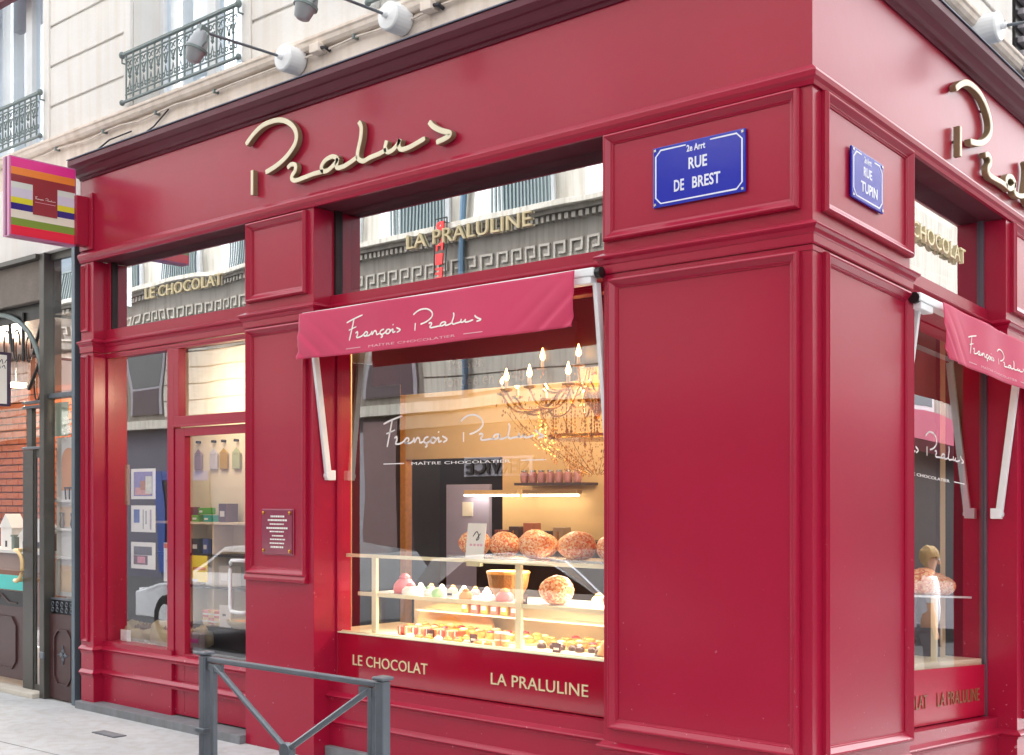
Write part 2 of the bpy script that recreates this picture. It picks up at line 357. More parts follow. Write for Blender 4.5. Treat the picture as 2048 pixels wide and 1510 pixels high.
# stone courses between the window bays; each a block proud of the joint
def courses(x0, x1, zs):
    for a, b in zip(zs[:-1], zs[1:]):
        MB().box((x0, WY-.006, a+.012), (x1, WY+.0115, b-.012)).build('stone_block', M['wall'], bld, bevel=.005)
zz = [4.69, 4.966, 5.306, 5.646, 5.99, 6.33, 6.67, 7.0]
courses(-7.10, -5.93, zz); courses(-4.30, -3.10, zz); courses(-1.45, -.082, zz); courses(-9.9, -8.75, zz)
for i, (a, b) in enumerate(zip([4.69, 4.84, 5.18, 5.52, 5.86, 6.2], [4.84, 5.18, 5.52, 5.86, 6.2, 6.6])):
    MB().box((.10, -.091, a+.012), (2.85, -.073, b-.012), FB).build('stone_block', M['wall'], bld, bevel=.005)
# jamb surrounds
for a, b in OPEN:
    for x in (a-.10, b+.003): MB().box((x, WY-.02, 4.70), (x+.095, WY+.0115, 7.2)).build('window_surround', M['wall'], bld, bevel=.008)
# string course
pth = [(-12, WY), (-.08, WY), (-.08, 6.5)]
sweep(pth, [(-.02, 4.60), (.03, 4.605), (.045, 4.625), (.05, 4.65), (.06, 4.66), (.06, 4.68), (-.02, 4.685)]).build('string_course', M['wallwarm'], bld, bevel=.002)
# french windows
def french(x0, x1, z0, z1, y):
    fr = MB(); t = .06
    fr.box((x0, y, z0), (x0+t, y+.07, z1)).box((x1-t, y, z0), (x1, y+.07, z1)).box((x0+t, y+.001, z0), (x1-t, y+.07, z0+.12))
    xm = (x0+x1)/2; fr.box((xm-.055, y-.012, z0+.12), (xm+.055, y+.069, z1))
    f = fr.build('window_frame', M['shut'], bld, bevel=.004)
    for a, b in ((x0+t, xm-.055), (xm+.055, x1-t)):
        MB().box((a, y+.03, z0+.12), (b, y+.036, z1)).build('pane', M['gup'], f)
        MB().box((a+.02, y+.16, z0+.12), (b-.02, y+.17, z1)).build('curtain', M['curtain'], f)
for a, b in OPEN: french(a, b, 4.70, 7.3, .32)
MB().box((-8.64, .10, 6.12), (-7.21, .18, 6.6)).build('roller_blind_box', mat('maroon_box', '6a2430', .5), bld, bevel=.005)
# shutters on the side street
lv = MB().box((2.9, -.10, 4.4), (4.0, -.07, 7.0), FB).build('louvred_shutter', M['black'], bld)
for i in range(26):
    MB().box((2.93, -.068, 4.52+i*.09), (3.95, -.03, 4.555+i*.09), FB).build('slat', M['greyp'], lv)

# wrought iron window guards
bal_me = None
def guard(x0, x1, z0, z1, label):
    t = thing('window_guard', label, 'railing', ((x0+x1)/2, .03, z0), group='wrought iron window guards')
    y = .02
    for z, r in ((z1, .018), (z1-.045, .008), (z0, .014), (z0+.05, .007)):
        MB().tube([(x0 if r > .01 else x0+.05, y, z), (x1 if r > .01 else x1-.05, y, z)], r, 6).build('rail', M['iron'], t)
    for x in (x0, x1):
        MB().lathe([(.001, -.03), (.02, -.02), (.026, 0), (.02, .02), (.001, .03)], 10, Matrix.Translation((x, y, z1))).build('finial', M['iron'], t, smooth=True)
        MB().lathe([(.001, -.025), (.018, -.015), (.022, 0), (.018, .015), (.001, .025)], 10, Matrix.Translation((x, y, z0))).build('finial', M['iron'], t, smooth=True)
        MB().tube([(x, y, z1-.02), (x, y, z1-.06), (x+.0, y+.05, z1-.06)], .008, 6).build('bracket', M['iron'], t)
    n = 15; org = _org[t.name]
    me = MB().tube([(0, 0, 0), (0, 0, z1-z0)], .0075, 6).mesh('baluster')
    me.materials.append(M['iron'])
    sc = MB()
    def ring(cx, cz, r, a0=0, a1=360):
        sc.tube([(cx+r*math.cos(R(a)), 0, cz+r*math.sin(R(a))) for a in range(a0, a1+1, 30)], .005, 5)
    h = z1-z0
    ring(-.024, h-.085, .018, -90, 200); ring(.024, h-.085, .018, -20, 270); ring(0, h-.14, .016)
    sc.tube([(-.03, 0, h-.12), (0, 0, h-.19), (.03, 0, h-.12)], .005, 5)
    ring(-.024, .085, .016, 90, 360); ring(.024, .085, .016, -180, 90); sc.tube([(-.02, 0, .07), (0, 0, .15), (.02, 0, .07)], .005, 5)
    for zc in (h*.5,): sc.lathe([(.003, -.02), (.014, 0), (.003, .02)], 6, Matrix.Translation((0, 0, zc)))
    sme = sc.mesh('scroll'); sme.materials.append(M['iron'])
    for i in range(n):
        x = x0+.06+(x1-x0-.12)*i/(n-1)
        o = bpy.data.objects.new('baluster', me); C.objects.link(o); o.parent = t; o.location = Vector((x, y, z0))-org
        s_ = bpy.data.objects.new('scroll', sme); C.objects.link(s_); s_.parent = t; s_.location = Vector((x+(x1-x0-.12)/(n-1)/2 if i < n-1 else x, y, z0))-org
    return t
guard(-5.88, -4.38, 4.73, 5.10, 'iron window guard with the grey floodlight hanging in front')
guard(-8.70, -7.17, 4.73, 5.10, 'iron window guard cut by the left edge above the striped sign')
guard(-3.04, -1.51, 4.745, 5.10, 'iron window guard showing only its bottom rail at the top edge')
guard_b = thing('window_guard', 'small iron window guard above the side street cornice', 'railing', (-.03, 1.4, 4.9), group='wrought iron window guards')
for z, r in ((5.10, .016), (4.73, .012)): MB().tube([FB(.9, -.02, z), FB(1.9, -.02, z)], r, 6).build('rail', M['iron'], guard_b)
for i in range(11): MB().tube([FB(.95+.09*i, -.02, 4.73), FB(.95+.09*i, -.02, 5.1)], .007, 6).build('baluster', M['iron'], guard_b)

# cable clipped along the wall
cb = thing('wall_cable', 'thin cable clipped along the wall under the string course', 'cable', (-4, .05, 4.55))
pts = [(-7.2+i*.25, .055, 4.575+.008*math.sin(i*1.7)+(-.01 if i % 3 == 0 else 0)) for i in range(28)]
MB().tube(pts, .008, 6).build('cable', M['wallwarm'], cb)
MB().tube([(-5.3, .06, 4.57), (-5.5, .06, 4.48), (-5.9, .06, 4.40), (-6.3, .05, 4.36)], .006, 6).build('cable', M['ink'], cb)
MB().tube([(-6.5, .06, 4.46), (-6.3, .05, 4.45), (-6.1, .04, 4.49), (-5.8, .05, 4.50)], .007, 6).build('cable', M['ink'], cb)
for i in range(1, 27, 3): MB().box((pts[i][0]-.008, .035, pts[i][2]-.014), (pts[i][0]+.008, .085, pts[i][2]+.014)).build('clip', M['iron'], cb)

# ------------------------------------------------------------------ floodlights
def flood(f, u, z, L, label, out=None):
    t = thing('floodlight', label, 'floodlight', f(u, 0, z), group='arm floodlights over the cornice')
    o = f(u, 0, z); d = (f(u, 1, z)-f(u, 0, z)).normalized()
    q = d.to_track_quat('Z', 'Y').to_matrix().to_4x4(); T = Matrix.Translation(f(u, -.07, z)) @ q
    MB().lathe([(.085, 0), (.088, .03), (.088, .13), (.08, .14), (.03, .145)], 24, T).build('junction_box', M['white'], t, bevel=.003)
    MB().lathe([(.02, .144), (.02, .17), (.012, .18)], 12, T).build('collar', M['white'], t)
    a = f(u, .06, z); e = f(u+.02, L, z-.02)
    MB().tube([a, e], .009, 8).build('arm', M['steel'], t)
    H = Matrix.Translation(e) @ Matrix.Rotation(R(-14), 4, 'X' if f is FA else 'Y') @ Matrix.Rotation(R(12), 4, 'Y' if f is FA else 'X')
    hd = MB().lathe([(.02, .01), (.035, 0), (.05, -.04), (.06, -.09), (.066, -.115), (.066, -.125), (.058, -.135), (.045, -.19), (.03, -.20)], 20, H).build('lamp_head', mat('grey_lamp_head', '9ea2a6', .5, metal=.3), t, smooth=True)
    MB().lathe([(.068, -.112), (.071, -.112), (.071, -.128), (.068, -.128)], 20, H).build('ring', M['iron'], hd)
    MB().tube([H @ Vector((.062, 0, -.1)), H @ Vector((.09, 0, -.07)), H @ Vector((.085, 0, -.03)), H @ Vector((.05, 0, -.01))], .006, 6).build('bracket', M['iron'], t)
    MB().box((-.03, -.03, -.01), (.03, .03, .03), lambda x, y, z_: H @ Vector((x, y, z_))).build('knuckle', M['iron'], t)
    return t
flood(FA, -3.78, 4.56, .70, 'left floodlight, arm reaching over the cursive fascia sign')
flood(FA, -2.77, 4.57, .66, 'right floodlight, head cut off by the top edge')
flood(FB, 2.22, 4.60, .42, 'floodlight on the side street wall at the right edge')
# conduit elbow beside the floodlights
for (x, lab) in ((-3.55, 'small grey cable box right of the left floodlight'), (-2.52, 'small grey cable box right of the right floodlight')):
    t = thing('cable_box', lab, 'cable box', (x, .06, 4.57)); MB().box((x-.04, .0, 4.555), (x+.05, .078, 4.615)).build('housing', M['wallwarm'], t, bevel=.006)
    MB().tube([(x+.05, .03, 4.58), (x+.09, .03, 4.575), (x+.09, .07, 4.56)], .012, 6).build('plug', M['ink'], t)

# ------------------------------------------------------------------ shop front (red joinery)
sf = thing('chocolate_shop', 'deep red panelled wooden shop front wrapping the street corner', 'shop front', (-3, 0, 0))
red = M['red']
def S(name, mb, m=red, parent=sf, **k): return mb.build(name, m, parent, **k)
cor = [(-6.46, 0), (0, 0), (0, 4.2)]
S('fascia', sweep(cor, [(-.09, 3.60), (0, 3.60), (0, 4.24), (-.09, 4.24)]))
S('cornice', sweep(cor, [(-.085, 4.235), (.012, 4.212), (.02, 4.228), (.04, 4.232), (.055, 4.245), (.075, 4.28), (.09, 4.285), (.12, 4.31), (.12, 4.352), (-.085, 4.37)]), mat('dark_plum_cornice', '5c1028', .5, var=.05), bevel=.002)  # cornice colour set darker than the red joinery
S('cornice_flashing', sweep(cor, [(-.08, 4.374), (.128, 4.355), (.128, 4.362), (-.08, 4.382)]), mat('zinc_flashing', '5a6070', .5, metal=.6))
S('fascia_moulding', sweep(cor, [(-.01, 3.545), (.012, 3.545), (.018, 3.565), (.03, 3.58), (.034, 3.602), (.032, 3.610), (.0015, 3.638), (-.01, 3.638)]), bevel=.0015)
# soffits over the recessed bays
S('soffit', MB().box((-6.27, .012, 3.548), (-4.27, .30, 3.60)).box((-3.54, .012, 3.548), (-1.19, .30, 3.60)), mat('shaded_red_soffit', '5a1224', .8))  # shade under the fascia put into a darker matt red
S('soffit', MB().box((1.085, -.30, 3.548), (2.52, -.012, 3.60), FB), _mats['shaded_red_soffit'])
# pilasters
def shear(x, y, z): return Vector((x, y, z-SL*max(y, 0)*(1 if x > -.4 else 0)))
p_left = S('pilaster', MB().box((-6.46, 0, .0), (-6.27, .30, 3.546)), bevel=.003)
p_mid = S('pilaster', MB().box((-4.27, 0, -.04), (-3.54, .32, 3.546)), bevel=.003)
p_cor = S('pilaster', MB().add([(-1.19, 0, 0), (0, 0, 0), (0, 1.085, -SL*1.085-.05), (-.34, 1.085, -SL*1.085-.05), (-.34, .34, -.06), (-1.19, .34, -.06),
        (-1.19, 0, 3.546), (0, 0, 3.546), (0, 1.085, 3.546-SL*1.085), (-.34, 1.085, 3.546-SL*1.085), (-.34, .34, 3.54), (-1.19, .34, 3.546)],
        [(0, 1, 2, 3, 4, 5), (6, 7, 8, 9, 10, 11)]+[(i, (i+1) % 6, 6+(i+1) % 6, 6+i) for i in range(6)]), bevel=.003)
p_end = S('pilaster', MB().box((2.52, -.34, 2.82), (4.2, 0, 3.546), FB).box((2.72, -.34, -.1), (4.2, 0, 2.82), FB))
# panel mouldings
S('panel_moulding', moulding(FA, -1.178, -.058, 2.985, 3.54), parent=p_cor, bevel=.001)
S('panel_moulding', moulding(FA, -1.150, -.058, .455, 2.79), parent=p_cor, bevel=.001)
S('panel_moulding', moulding(FB, .085, 1.075, 2.985, 3.545), parent=p_cor, bevel=.001)
S('panel_moulding', moulding(FB, .095, 1.070, .455, 2.80), parent=p_cor, bevel=.001)
S('panel_moulding', moulding(FA, -4.238, -3.60, 2.99, 3.535), parent=p_mid)
S('panel_moulding', moulding(FA, -4.238, -3.60, 1.135, 2.81), parent=p_mid)
S('panel_moulding', moulding(FA, -6.44, -6.335, 2.99, 3.53, k=.55), parent=p_left)
S('panel_moulding', moulding(FA, -6.44, -6.335, .50, 2.80, k=.55), parent=p_left)
S('panel_moulding', moulding(FB, 2.60, 3.9, 2.985, 3.54), parent=p_end)
S('panel_moulding', moulding(FB, 2.80, 3.9, .455, 2.80), parent=p_end)
# dado ledge of the middle pilaster
S('ledge', MB().add([FA(u, o, z) for u in (-4.245, -3.595) for o, z in ((0, 1.09), (.03, 1.095), (.034, 1.115), (.012, 1.165), (0, 1.17))], [(0, 1, 2, 3, 4), (5, 6, 7, 8, 9), (0, 1, 6, 5), (1, 2, 7, 6), (2, 3, 8, 7), (3, 4, 9, 8), (4, 0, 5, 9)]), parent=p_mid, bevel=.002)
S('bead', MB().box((-4.26, -.001, .98+.0), (-4.25, -.001+.0005, .99)), parent=p_mid) if False else None
# impost moulding, running round every jog
imp = [(-6.46, 0), (-6.27, 0), (-6.27, .105), (-4.27, .105), (-4.27, 0), (-3.54, 0), (-3.54, .14), (-1.19, .14), (-1.19, 0), (0, 0), (0, 1.085), (-.11, 1.085), (-.11, 2.52), (0, 2.52), (0, 4.2)]
S('impost_moulding', sweep(imp, [(-.02, 2.818), (.010, 2.818), (.013, 2.826), (.014, 2.862), (.02, 2.868), (.026, 2.886), (.04, 2.896), (.044, 2.904), (.040, 2.909), (.004, 2.928), (-.02, 2.934)]), bevel=.001)
S('neck_moulding', sweep(imp, [(-.02, 2.79), (.004, 2.79), (.005, 2.812), (-.02, 2.812)]))
# base ledges
def ledge(z, p=.032): return [(-.02, z-.045), (.006, z-.045), (.010, z-.03), (p-.006, z-.022), (p, z-.016), (p, z-.011), (p-.004, z-.006), (.002, z+.012), (-.02, z+.020)]
bA = [(-6.46, 0), (-6.27, 0), (-6.27, .085), (-4.272, .085)]
bB = [(-3.538, .13), (-1.19, .13), (-1.19, 0), (0, 0), (0, 1.085), (-.12, 1.085), (-.12, 2.72), (0, 2.72), (0, 4.2)]
S('base_ledge', sweep(bA, ledge(.455, .026)), bevel=.001); S('base_ledge', sweep(bA, ledge(.265, .024)), bevel=.001)
S('base_ledge', sweep(bB, ledge(.375)), bevel=.001); S('base_ledge', sweep(bB, ledge(.205, .026)), bevel=.001)
# stall risers
S('stall_riser', MB().box((-6.27, .085, .02), (-5.302, .25, .505)))
S('stall_riser', MB().box((-3.54, .13, -.04), (-1.19, .30, .455)))
S('stall_riser', MB().box((1.085, -.30, -.1), (2.72, -.12, .455), FB))
# ---- bay 1: fixed light, overlight, door
YF = .105
fr = MB()
fr.box((-6.27, YF, 2.922), (-4.27, .17, 3.005)); fr.box((-6.27, YF+.015, 3.005), (-6.22, .17, 3.548))
S('transom_rail', fr, bevel=.002)
tw = S('transom_window', MB().box((-6.22, .125, 3.005), (-6.20, .17, 3.548)).box((-6.20, .125, 3.005), (-4.30, .17, 3.012)), mat('dark_bead', '2a1216', .5))
S('pane', MB().box((-6.20, .15, 3.012), (-4.27, .156, 3.546)), M['gtrans'], tw)
hd = S('window_frame', MB().box((-6.27, YF, 2.775), (-4.27, .17, 2.79)).box((-6.27, YF+.01, .505), (-6.245, .17, 2.775)).box((-5.39, YF, .505), (-5.305, .17, 2.775)).box((-5.305, YF, 2.20), (-4.27, .17, 2.265)).box((-5.305, YF, 2.265), (-5.24, .17, 2.775)).box((-5.305, YF-.012, 2.185), (-4.27, .11, 2.20)), bevel=.002)
S('pane', MB().box((-6.245, .15, .505), (-5.39, .156, 2.775)), M['gwin'], hd)
S('pane', MB().box((-5.24, .15, 2.265), (-4.27, .156, 2.775)), M['gwin'], hd)
door = S('door', MB().box((-5.298, YF+.008, .03), (-5.172, .165, 2.178)).box((-5.172, YF+.008, 2.115), (-4.28, .165, 2.178)).box((-5.172, YF+.008, .03), (-4.28, .165, .49)).box((-4.42, YF+.008, .49), (-4.28, .165, 2.115)), bevel=.003)
S('pane', MB().box((-5.172, .15, .49), (-4.42, .156, 2.115)), M['gwin'], door)
S('handle', MB().tube([(-4.36, .10, 1.215), (-4.36, .055, 1.215), (-4.42, .045, 1.215), (-4.49, .045, 1.213), (-4.508, .045, 1.195), (-4.51, .045, 1.15), (-4.51, .045, .92), (-4.508, .045, .872), (-4.49, .045, .853), (-4.42, .045, .85), (-4.36, .055, .85), (-4.36, .10, .85)], .013, 10), M['white'], door, smooth=True)
# plinth
pl = S('plinth', MB().box((-6.47, -.05, -.045), (-4.272, .25, .02)), M['stone'], bevel=.004)
S('plinth', MB().box((-3.538, .09, -.045), (-1.192, .25, .03)), M['stone'], bevel=.004)
# ---- bay 2: transom, show window, back-painted apron
YB = .14
S('transom_rail', MB().box((-3.54, YB, 2.922), (-1.19, .23, 2.985)).box((-3.54, YB, 2.76), (-1.19, .23, 2.79)), bevel=.002)
tw2 = S('transom_window', MB().box((-3.54, .17, 2.985), (-3.52, .23, 3.548)).box((-3.52, .17, 2.985), (-1.19, .23, 2.992)), _mats['dark_bead'])
S('pane', MB().box((-3.52, .20, 2.992), (-1.19, .206, 3.546)), M['gtrans'], tw2)
bw = S('show_window', MB().box((-3.54, .185, .455), (-3.522, .23, 2.76)), bevel=.002)
S('pane', MB().box((-3.522, .20, .768), (-1.19, .206, 2.76)), M['gwin'], bw)
ap = S('glossy_apron', MB().box((-3.522, .195, .462), (-1.19, .24, .766)), M['redgloss'], sf)
S('apron_trim', MB().box((-3.522, .185, .766), (-1.19, .199, .774)), M['cream'], sf)
for (s_, a, b, z0, z1) in (('LE CHOCOLAT', -3.376, -2.687, .563, .632), ('LA PRALULINE', -2.159, -1.44, .560, .628)):
    t = thing('window_lettering', 'gilt %s lettering on the glossy red apron below the display' % ('LE CHOCOLAT' if 'CHO' in s_ else 'LA PRALULINE'), 'lettering', ((a+b)/2, .19, z0))
    text('letter', s_, M['brass'], t, FA, a, b, z0, z1, -.194, -.190, bold=.0, split=True)
# side street bay
S('transom_rail', MB().box((1.085, -.16, 2.922), (2.52, -.11, 2.995), FB).box((1.085, -.23, 2.74), (2.72, -.11, 2.79), FB), bevel=.002)
tw3 = S('transom_window', MB().box((2.50, -.17, 2.995), (2.52, -.13, 3.548), FB), mat('grey_mauve_bead', '5c4e58', .4))
S('pane', MB().box((1.085, -.156, 2.995), (2.50, -.15, 3.546), FB), M['gtrans'], tw3)
bw3 = S('show_window', MB().box((2.705, -.23, .455), (2.72, -.185, 2.74), FB), _mats['grey_mauve_bead'])
S('pane', MB().box((1.085, -.206, .786), (2.705, -.20, 2.74), FB), M['gwin'], bw3)
S('glossy_apron', MB().box((1.085, -.24, .462), (2.715, -.195, .784), FB), mat('red_side_apron', 'b40c34', .25, var=.02, coat=.2, spec=.2), sf)
t = thing('window_lettering', 'faint gilt lettering on the side street apron', 'lettering', FB(1.9, -.19, .55))
text('letter', 'LE CHOCOLAT', mat('dull_gilt', '8e5a3a', .4), t, FB, 1.12, 1.78, .56, .64, -.194, -.190, split=True)
text('letter', 'LA PRALULINE', _mats['dull_gilt'], t, FB, 1.93, 2.60, .56, .64, -.194, -.190, split=True)

# raised transom letters
def raised(s_, f, a, b, z0, z1, o0, o1, label):
    t = thing('raised_lettering', label, 'lettering', f((a+b)/2, o0, z0))
    text('letter', s_, M['brass'], t, f, a, b, z0, z1, o0, o1, split=True)
    for k_ in (.1, .5, .9):
        u = a+(b-a)*k_; MB().box((u-.004, o0-.05, (z0+z1)/2-.004), (u+.004, o0, (z0+z1)/2+.004), f).build('standoff', M['brass'], t)
raised('LE CHOCOLAT', FA, -5.745, -4.74, 3.20, 3.285, -.144, -.132, 'gilt LE CHOCOLAT letters on the transom above the door')
raised('LA PRALULINE', FA, -2.865, -1.845, 3.205, 3.292, -.193, -.180, 'gilt LA PRALULINE letters on the transom above the show window')
raised('LE CHOCOLAT', FB, 1.22, 2.17, 3.20, 3.29, -.14, -.115, 'gilt LE CHOCOLAT letters on the side street transom')
# big script signs
def script(f, u0, z0, label):
    t = thing('script_sign', label, 'sign', f(u0+1, 0, z0))
    g = scaled(f, u0, z0, 1)
    br = mat('shaded_return', '94886a', .4, metal=.4, var=.1)  # letter sides: shading put into a darker colour than the faces
    for grp, wd in ([([L], .036) for L in S_P]+[(S_RALU, .031), (S_S, .034)]):
        mb = MB(); m2 = MB()
        for L in grp: stroke(mb, L, wd, .010, .044, g); stroke(m2, L, wd-.003, .0442, .049, g)
        b_ = mb.build('letter', br, t); m2.build('letter_face', M['cream'], b_, bevel=.0015)
    for (a, b) in ((.066, .1), (.489, .404), (.19, .463), (.53, .031), (1.192, .037), (1.61, .046)):
        MB().box((a-.006, 0, b-.006), (a+.006, .0098, b+.006), g).build('standoff', M['ink'], t)
    return t
script(FA, -4.2, 3.70, 'large cream cursive sign on the main fascia')
script(FB, 1.60, 3.665, 'cream cursive sign on the side street fascia, cut by the right edge')

# ------------------------------------------------------------------ street name plates and plaque
def plate(f, u0, u1, z0, z1, lines, label):
    t = thing('street_name_plate', label, 'street sign', f((u0+u1)/2, 0, z0), group='blue enamel street plates')
    MB().box((u0, .006, z0), (u1, .018, z1), f).build('plate', M['blue'], t, bevel=.004)
    w_ = u1-u0; h = z1-z0; b = .018; mb = MB(); c = .03
    P = [(u0+b+c, z0+b), (u1-b-c, z0+b), (u1-b, z0+b+c), (u1-b, z1-b-c), (u1-b-c, z1-b), ((u0+u1)/2+.07, z1-b)]
    stroke(mb, P, .008, .018, .0195, f, 1)
    stroke(mb, [((u0+u1)/2-.07, z1-b), (u0+b+c, z1-b), (u0+b, z1-b-c), (u0+b, z0+b+c), (u0+b+c, z0+b)], .008, .018, .0196, f, 1)
    mb.build('border', M['enwhite'], t)
    for u in (u0+.015, u1-.015):
        for z in (z0+.015, z1-.015): MB().box((u-.006, .017, z-.006), (u+.006, .022, z+.006), f).build('screw', M['silver'], t)
    for (s_, a, b_, za, zb) in lines: text('letter', s_, M['enwhite'], t, f, u0+w_*a, u0+w_*b_, z0+h*za, z0+h*zb, .018, .0195, bold=.022, split=True)
    return t
plate(FA, -.868, -.338, 3.11, 3.412, [('RUE', .40, .60, .53, .72), ('DE', .24, .35, .21, .40), ('BREST', .44, .74, .21, .40), ('2e Arrt', .38, .58, .82, .93)], 'blue enamel plate reading RUE DE BREST on the corner pillar')
plate(FB, .366, .72, 3.125, 3.372, [('RUE', .36, .62, .53, .72), ('TUPIN', .28, .80, .21, .42), ('2e Arrt', .38, .60, .80, .93)], 'blue enamel plate reading RUE TUPIN on the side of the corner pillar')
t = thing('plaque', 'small clear opening hours plaque screwed to the middle pilaster', 'plaque', (-3.9, 0, 1.28))
MB().box((-4.066, .008, 1.278), (-3.744, .016, 1.575), FA).build('plate', mat('tinted_acrylic', '8a2c44', .12, coat=.6), t, bevel=.002)
MB().box((-4.072, .004, 1.272), (-3.738, .007, 1.581), FA).build('backing', mat('acrylic_edge', 'b8687c', .2), t)
rr = random.Random(3)
for i, (z, wd_) in enumerate(((1.53, .13), (1.505, .19), (1.48, .15), (1.452, .22), (1.43, .15), (1.402, .10), (1.378, .14), (1.352, .15), (1.325, .13))):
    u = -3.905-wd_/2; mb = MB()
    while u < -3.905+wd_/2:
        l_ = rr.uniform(.008, .022); mb.box((u, .016, z-.006), (u+l_, .0172, z+.006 if i in (0, 1, 3, 8) else z+.003), FA); u += l_+.005
    mb.build('print_line', M['paper'], t)
for u in (-4.045, -3.765):
    for z in (1.30, 1.553): MB().lathe([(.012, 0), (.012, .006), (.004, .009)], 10, Matrix.Translation((u, -.016, z)) @ Matrix.Rotation(R(90), 4, 'X')).build('screw', M['gold'], t)

# ------------------------------------------------------------------ awnings
def awning(f, ub, ue, zb, fa, fb, rev, label, piv, gid):
    """ub..ue bar ends; fa..fb cloth; rev=+1 bare bar at high u, -1 at low u"""
    t = thing('awning', label, 'awning', f((ub+ue)/2, .0, zb), group='folding valance awnings')
    w_ = M['white']; O = .045
    MB().box((ub, O-.03, zb-.022), (ue, O+.035, zb+.022), f).build('front_bar', w_, t, bevel=.006)
    MB().box((ub, -.14, zb-.02), (ue, O-.032, zb+.018), f).build('roller_box', M['red'], t, bevel=.004)
    bu = ue-.02 if rev > 0 else ub+.02
    MB().box((min(bu, bu-rev*.16), O-.028, zb-.06), (max(bu, bu-rev*.16), O+.03, zb-.0225), f).build('bar_bracket', w_, t, bevel=.004)
    MB().lathe([(.03, 0), (.03, .03), (.012, .035)], 12, Matrix.Translation(f(bu+rev*.022, O, zb-.005)) @ (Matrix.Rotation(R(90), 4, 'Y') if f is FA else Matrix.Rotation(R(-90), 4, 'X'))).build('end_cap', M['black'], t)
    # cloth valance with folds drawn from both upper corners
    H = .295; nx, nz = 120, 22; vs = []; 
    def disp(a, b):      # a 0..1 along, b 0..1 downwards
        d = .006*math.sin(a*19+1)+.004*math.sin(a*7+b*3)
        for c0, sg in ((0, 1), (1, -1)):
            x = abs(a-c0); 
            if x < .22:
                ph = (b*.16-x*.9)*90; wt = max(0, 1-x/.22)*b
                d += .008*wt*math.sin(ph)+.004*wt*math.sin(ph*1.9+1)
        return d
    for i in range(nx+1):
        for j in range(nz+1):
            a = i/nx; b = j/nz
            u = fa+(fb-fa)*a
            sag = .006*math.sin(a*math.pi)
            vs.append(f(u+(.004*b if a < .5 else -.002*b)*(1 if f is FA else 1), O+.054+.02*b+disp(a, b), zb+.012-(H+sag)*b))
    fs = [(i*(nz+1)+j, (i+1)*(nz+1)+j, (i+1)*(nz+1)+j+1, i*(nz+1)+j+1) for i in range(nx) for j in range(nz)]
    mb = MB().add(vs, fs); c = mb.build('valance', M['cloth'], t, smooth=True)
    sm = c.modifiers.new('thick', 'SOLIDIFY'); sm.thickness = .0015
    def onc(u, o, z):   # print that follows the cloth
        a = min(1, max(0, (u-fa)/(fb-fa))); b = min(1, max(0, (zb+.012-z)/H))
        return f(u, O+.054+.02*b+disp(a, b)+.0018+o, z)
    W_ = fb-fa; k_ = W_*.515/4.05; u0 = fa+W_*.205
    mb = MB(); francois(mb, scaled(onc, u0, zb-.197, k_, k_*.93), .034, 0, .0008)
    pr = mb.build('signature_print', M['paper'], c, kind='stuff')
    mb = MB(); zl = zb-.252
    for a, b in ((.205, .265), (.655, .72)):
        mb.box((fa+W_*a, 0, zl-.0025), (fa+W_*b, .0008, zl+.0025), onc)
    mb.build('rule', mat('pink_print', 'eab0bc', .7), c, kind='stuff')
    text('tagline', 'MAÎTRE CHOCOLATIER', _mats['pink_print'], c, onc, fa+W_*.30, fa+W_*.625, zl-.009, zl+.009, 0, .0008)['kind'] = 'stuff'
    # arms
    for side, (pu, pz, tu) in zip(('l', 'r'), piv):
        P0 = f(pu, -.10, pz); P1 = f(tu, .02, zb-.05)
        ax = (P1-P0).normalized(); sx = (f(1, 0, 0)-f(0, 0, 0)).normalized(); nn = ax.cross(sx).normalized()
        mb = MB(); vs = [p+sx*a+nn*b for p in (P0, P1) for a, b in ((-.013, -.022), (.013, -.022), (.013, .022), (-.013, .022))]
        mb.add(vs, [(0, 1, 2, 3), (4, 5, 6, 7)]+[(i, (i+1) % 4, 4+(i+1) % 4, 4+i) for i in range(4)])
        a_ = mb.build('arm', w_, t, bevel=.004)
        MB().lathe([(.026, -.017), (.026, .017)], 14, Matrix.Translation(P0) @ sx.to_track_quat('Z', 'Y').to_matrix().to_4x4()).build('pivot', w_, a_)
        MB().box((pu-.02, -.15, pz-.03), (pu+.02, -.085, pz+.035), f).build('wall_bracket', w_, t, bevel=.003)
    return t
awning(FA, -3.565, -1.20, 2.828, -3.56, -1.30, 1, 'rose awning valance with white signature over the show window', ((-3.515, 1.80, -3.535), (-1.222, 1.80, -1.222)), 'a')
awning(FB, 1.03, 3.2, 2.77, 1.265, 3.0, -1, 'rose awning valance with white signature on the side street, cut by the right edge', ((1.12, 1.80, 1.12), (2.69, 1.74, 2.70)), 'b')

# window signature decals
def decal(f, u0, z0, k_, o, label):
    t = thing('window_decal', label, 'window lettering', f(u0, o, z0))
    mb = MB(); francois(mb, scaled(f, u0, z0, k_, k_*1.05), .032*1.0, o, o+.0008); mb.build('signature', mat('frosted_white', 'f0ecec', .5), t, kind='stuff')
    w_ = 4.05*k_; zl = z0-.115; mb = MB()
    mb.box((u0+w_*.0, o, zl-.003), (u0+w_*.14, o+.0008, zl+.003), f); mb.box((u0+w_*.86, o, zl-.003), (u0+w_, o+.0008, zl+.003), f); mb.build('rule', _mats['frosted_white'], t, kind='stuff')
    text('tagline', 'MAÎTRE CHOCOLATIER', _mats['frosted_white'], t, f, u0+w_*.19, u0+w_*.80, zl-.011, zl+.011, o, o+.0008)['kind'] = 'stuff'
decal(FA, -3.09, 1.985, .332, -.199, 'white signature decal on the show window glass')
decal(FB, 1.16, 2.02, .30, -.199, 'white signature decal on the side street glass')

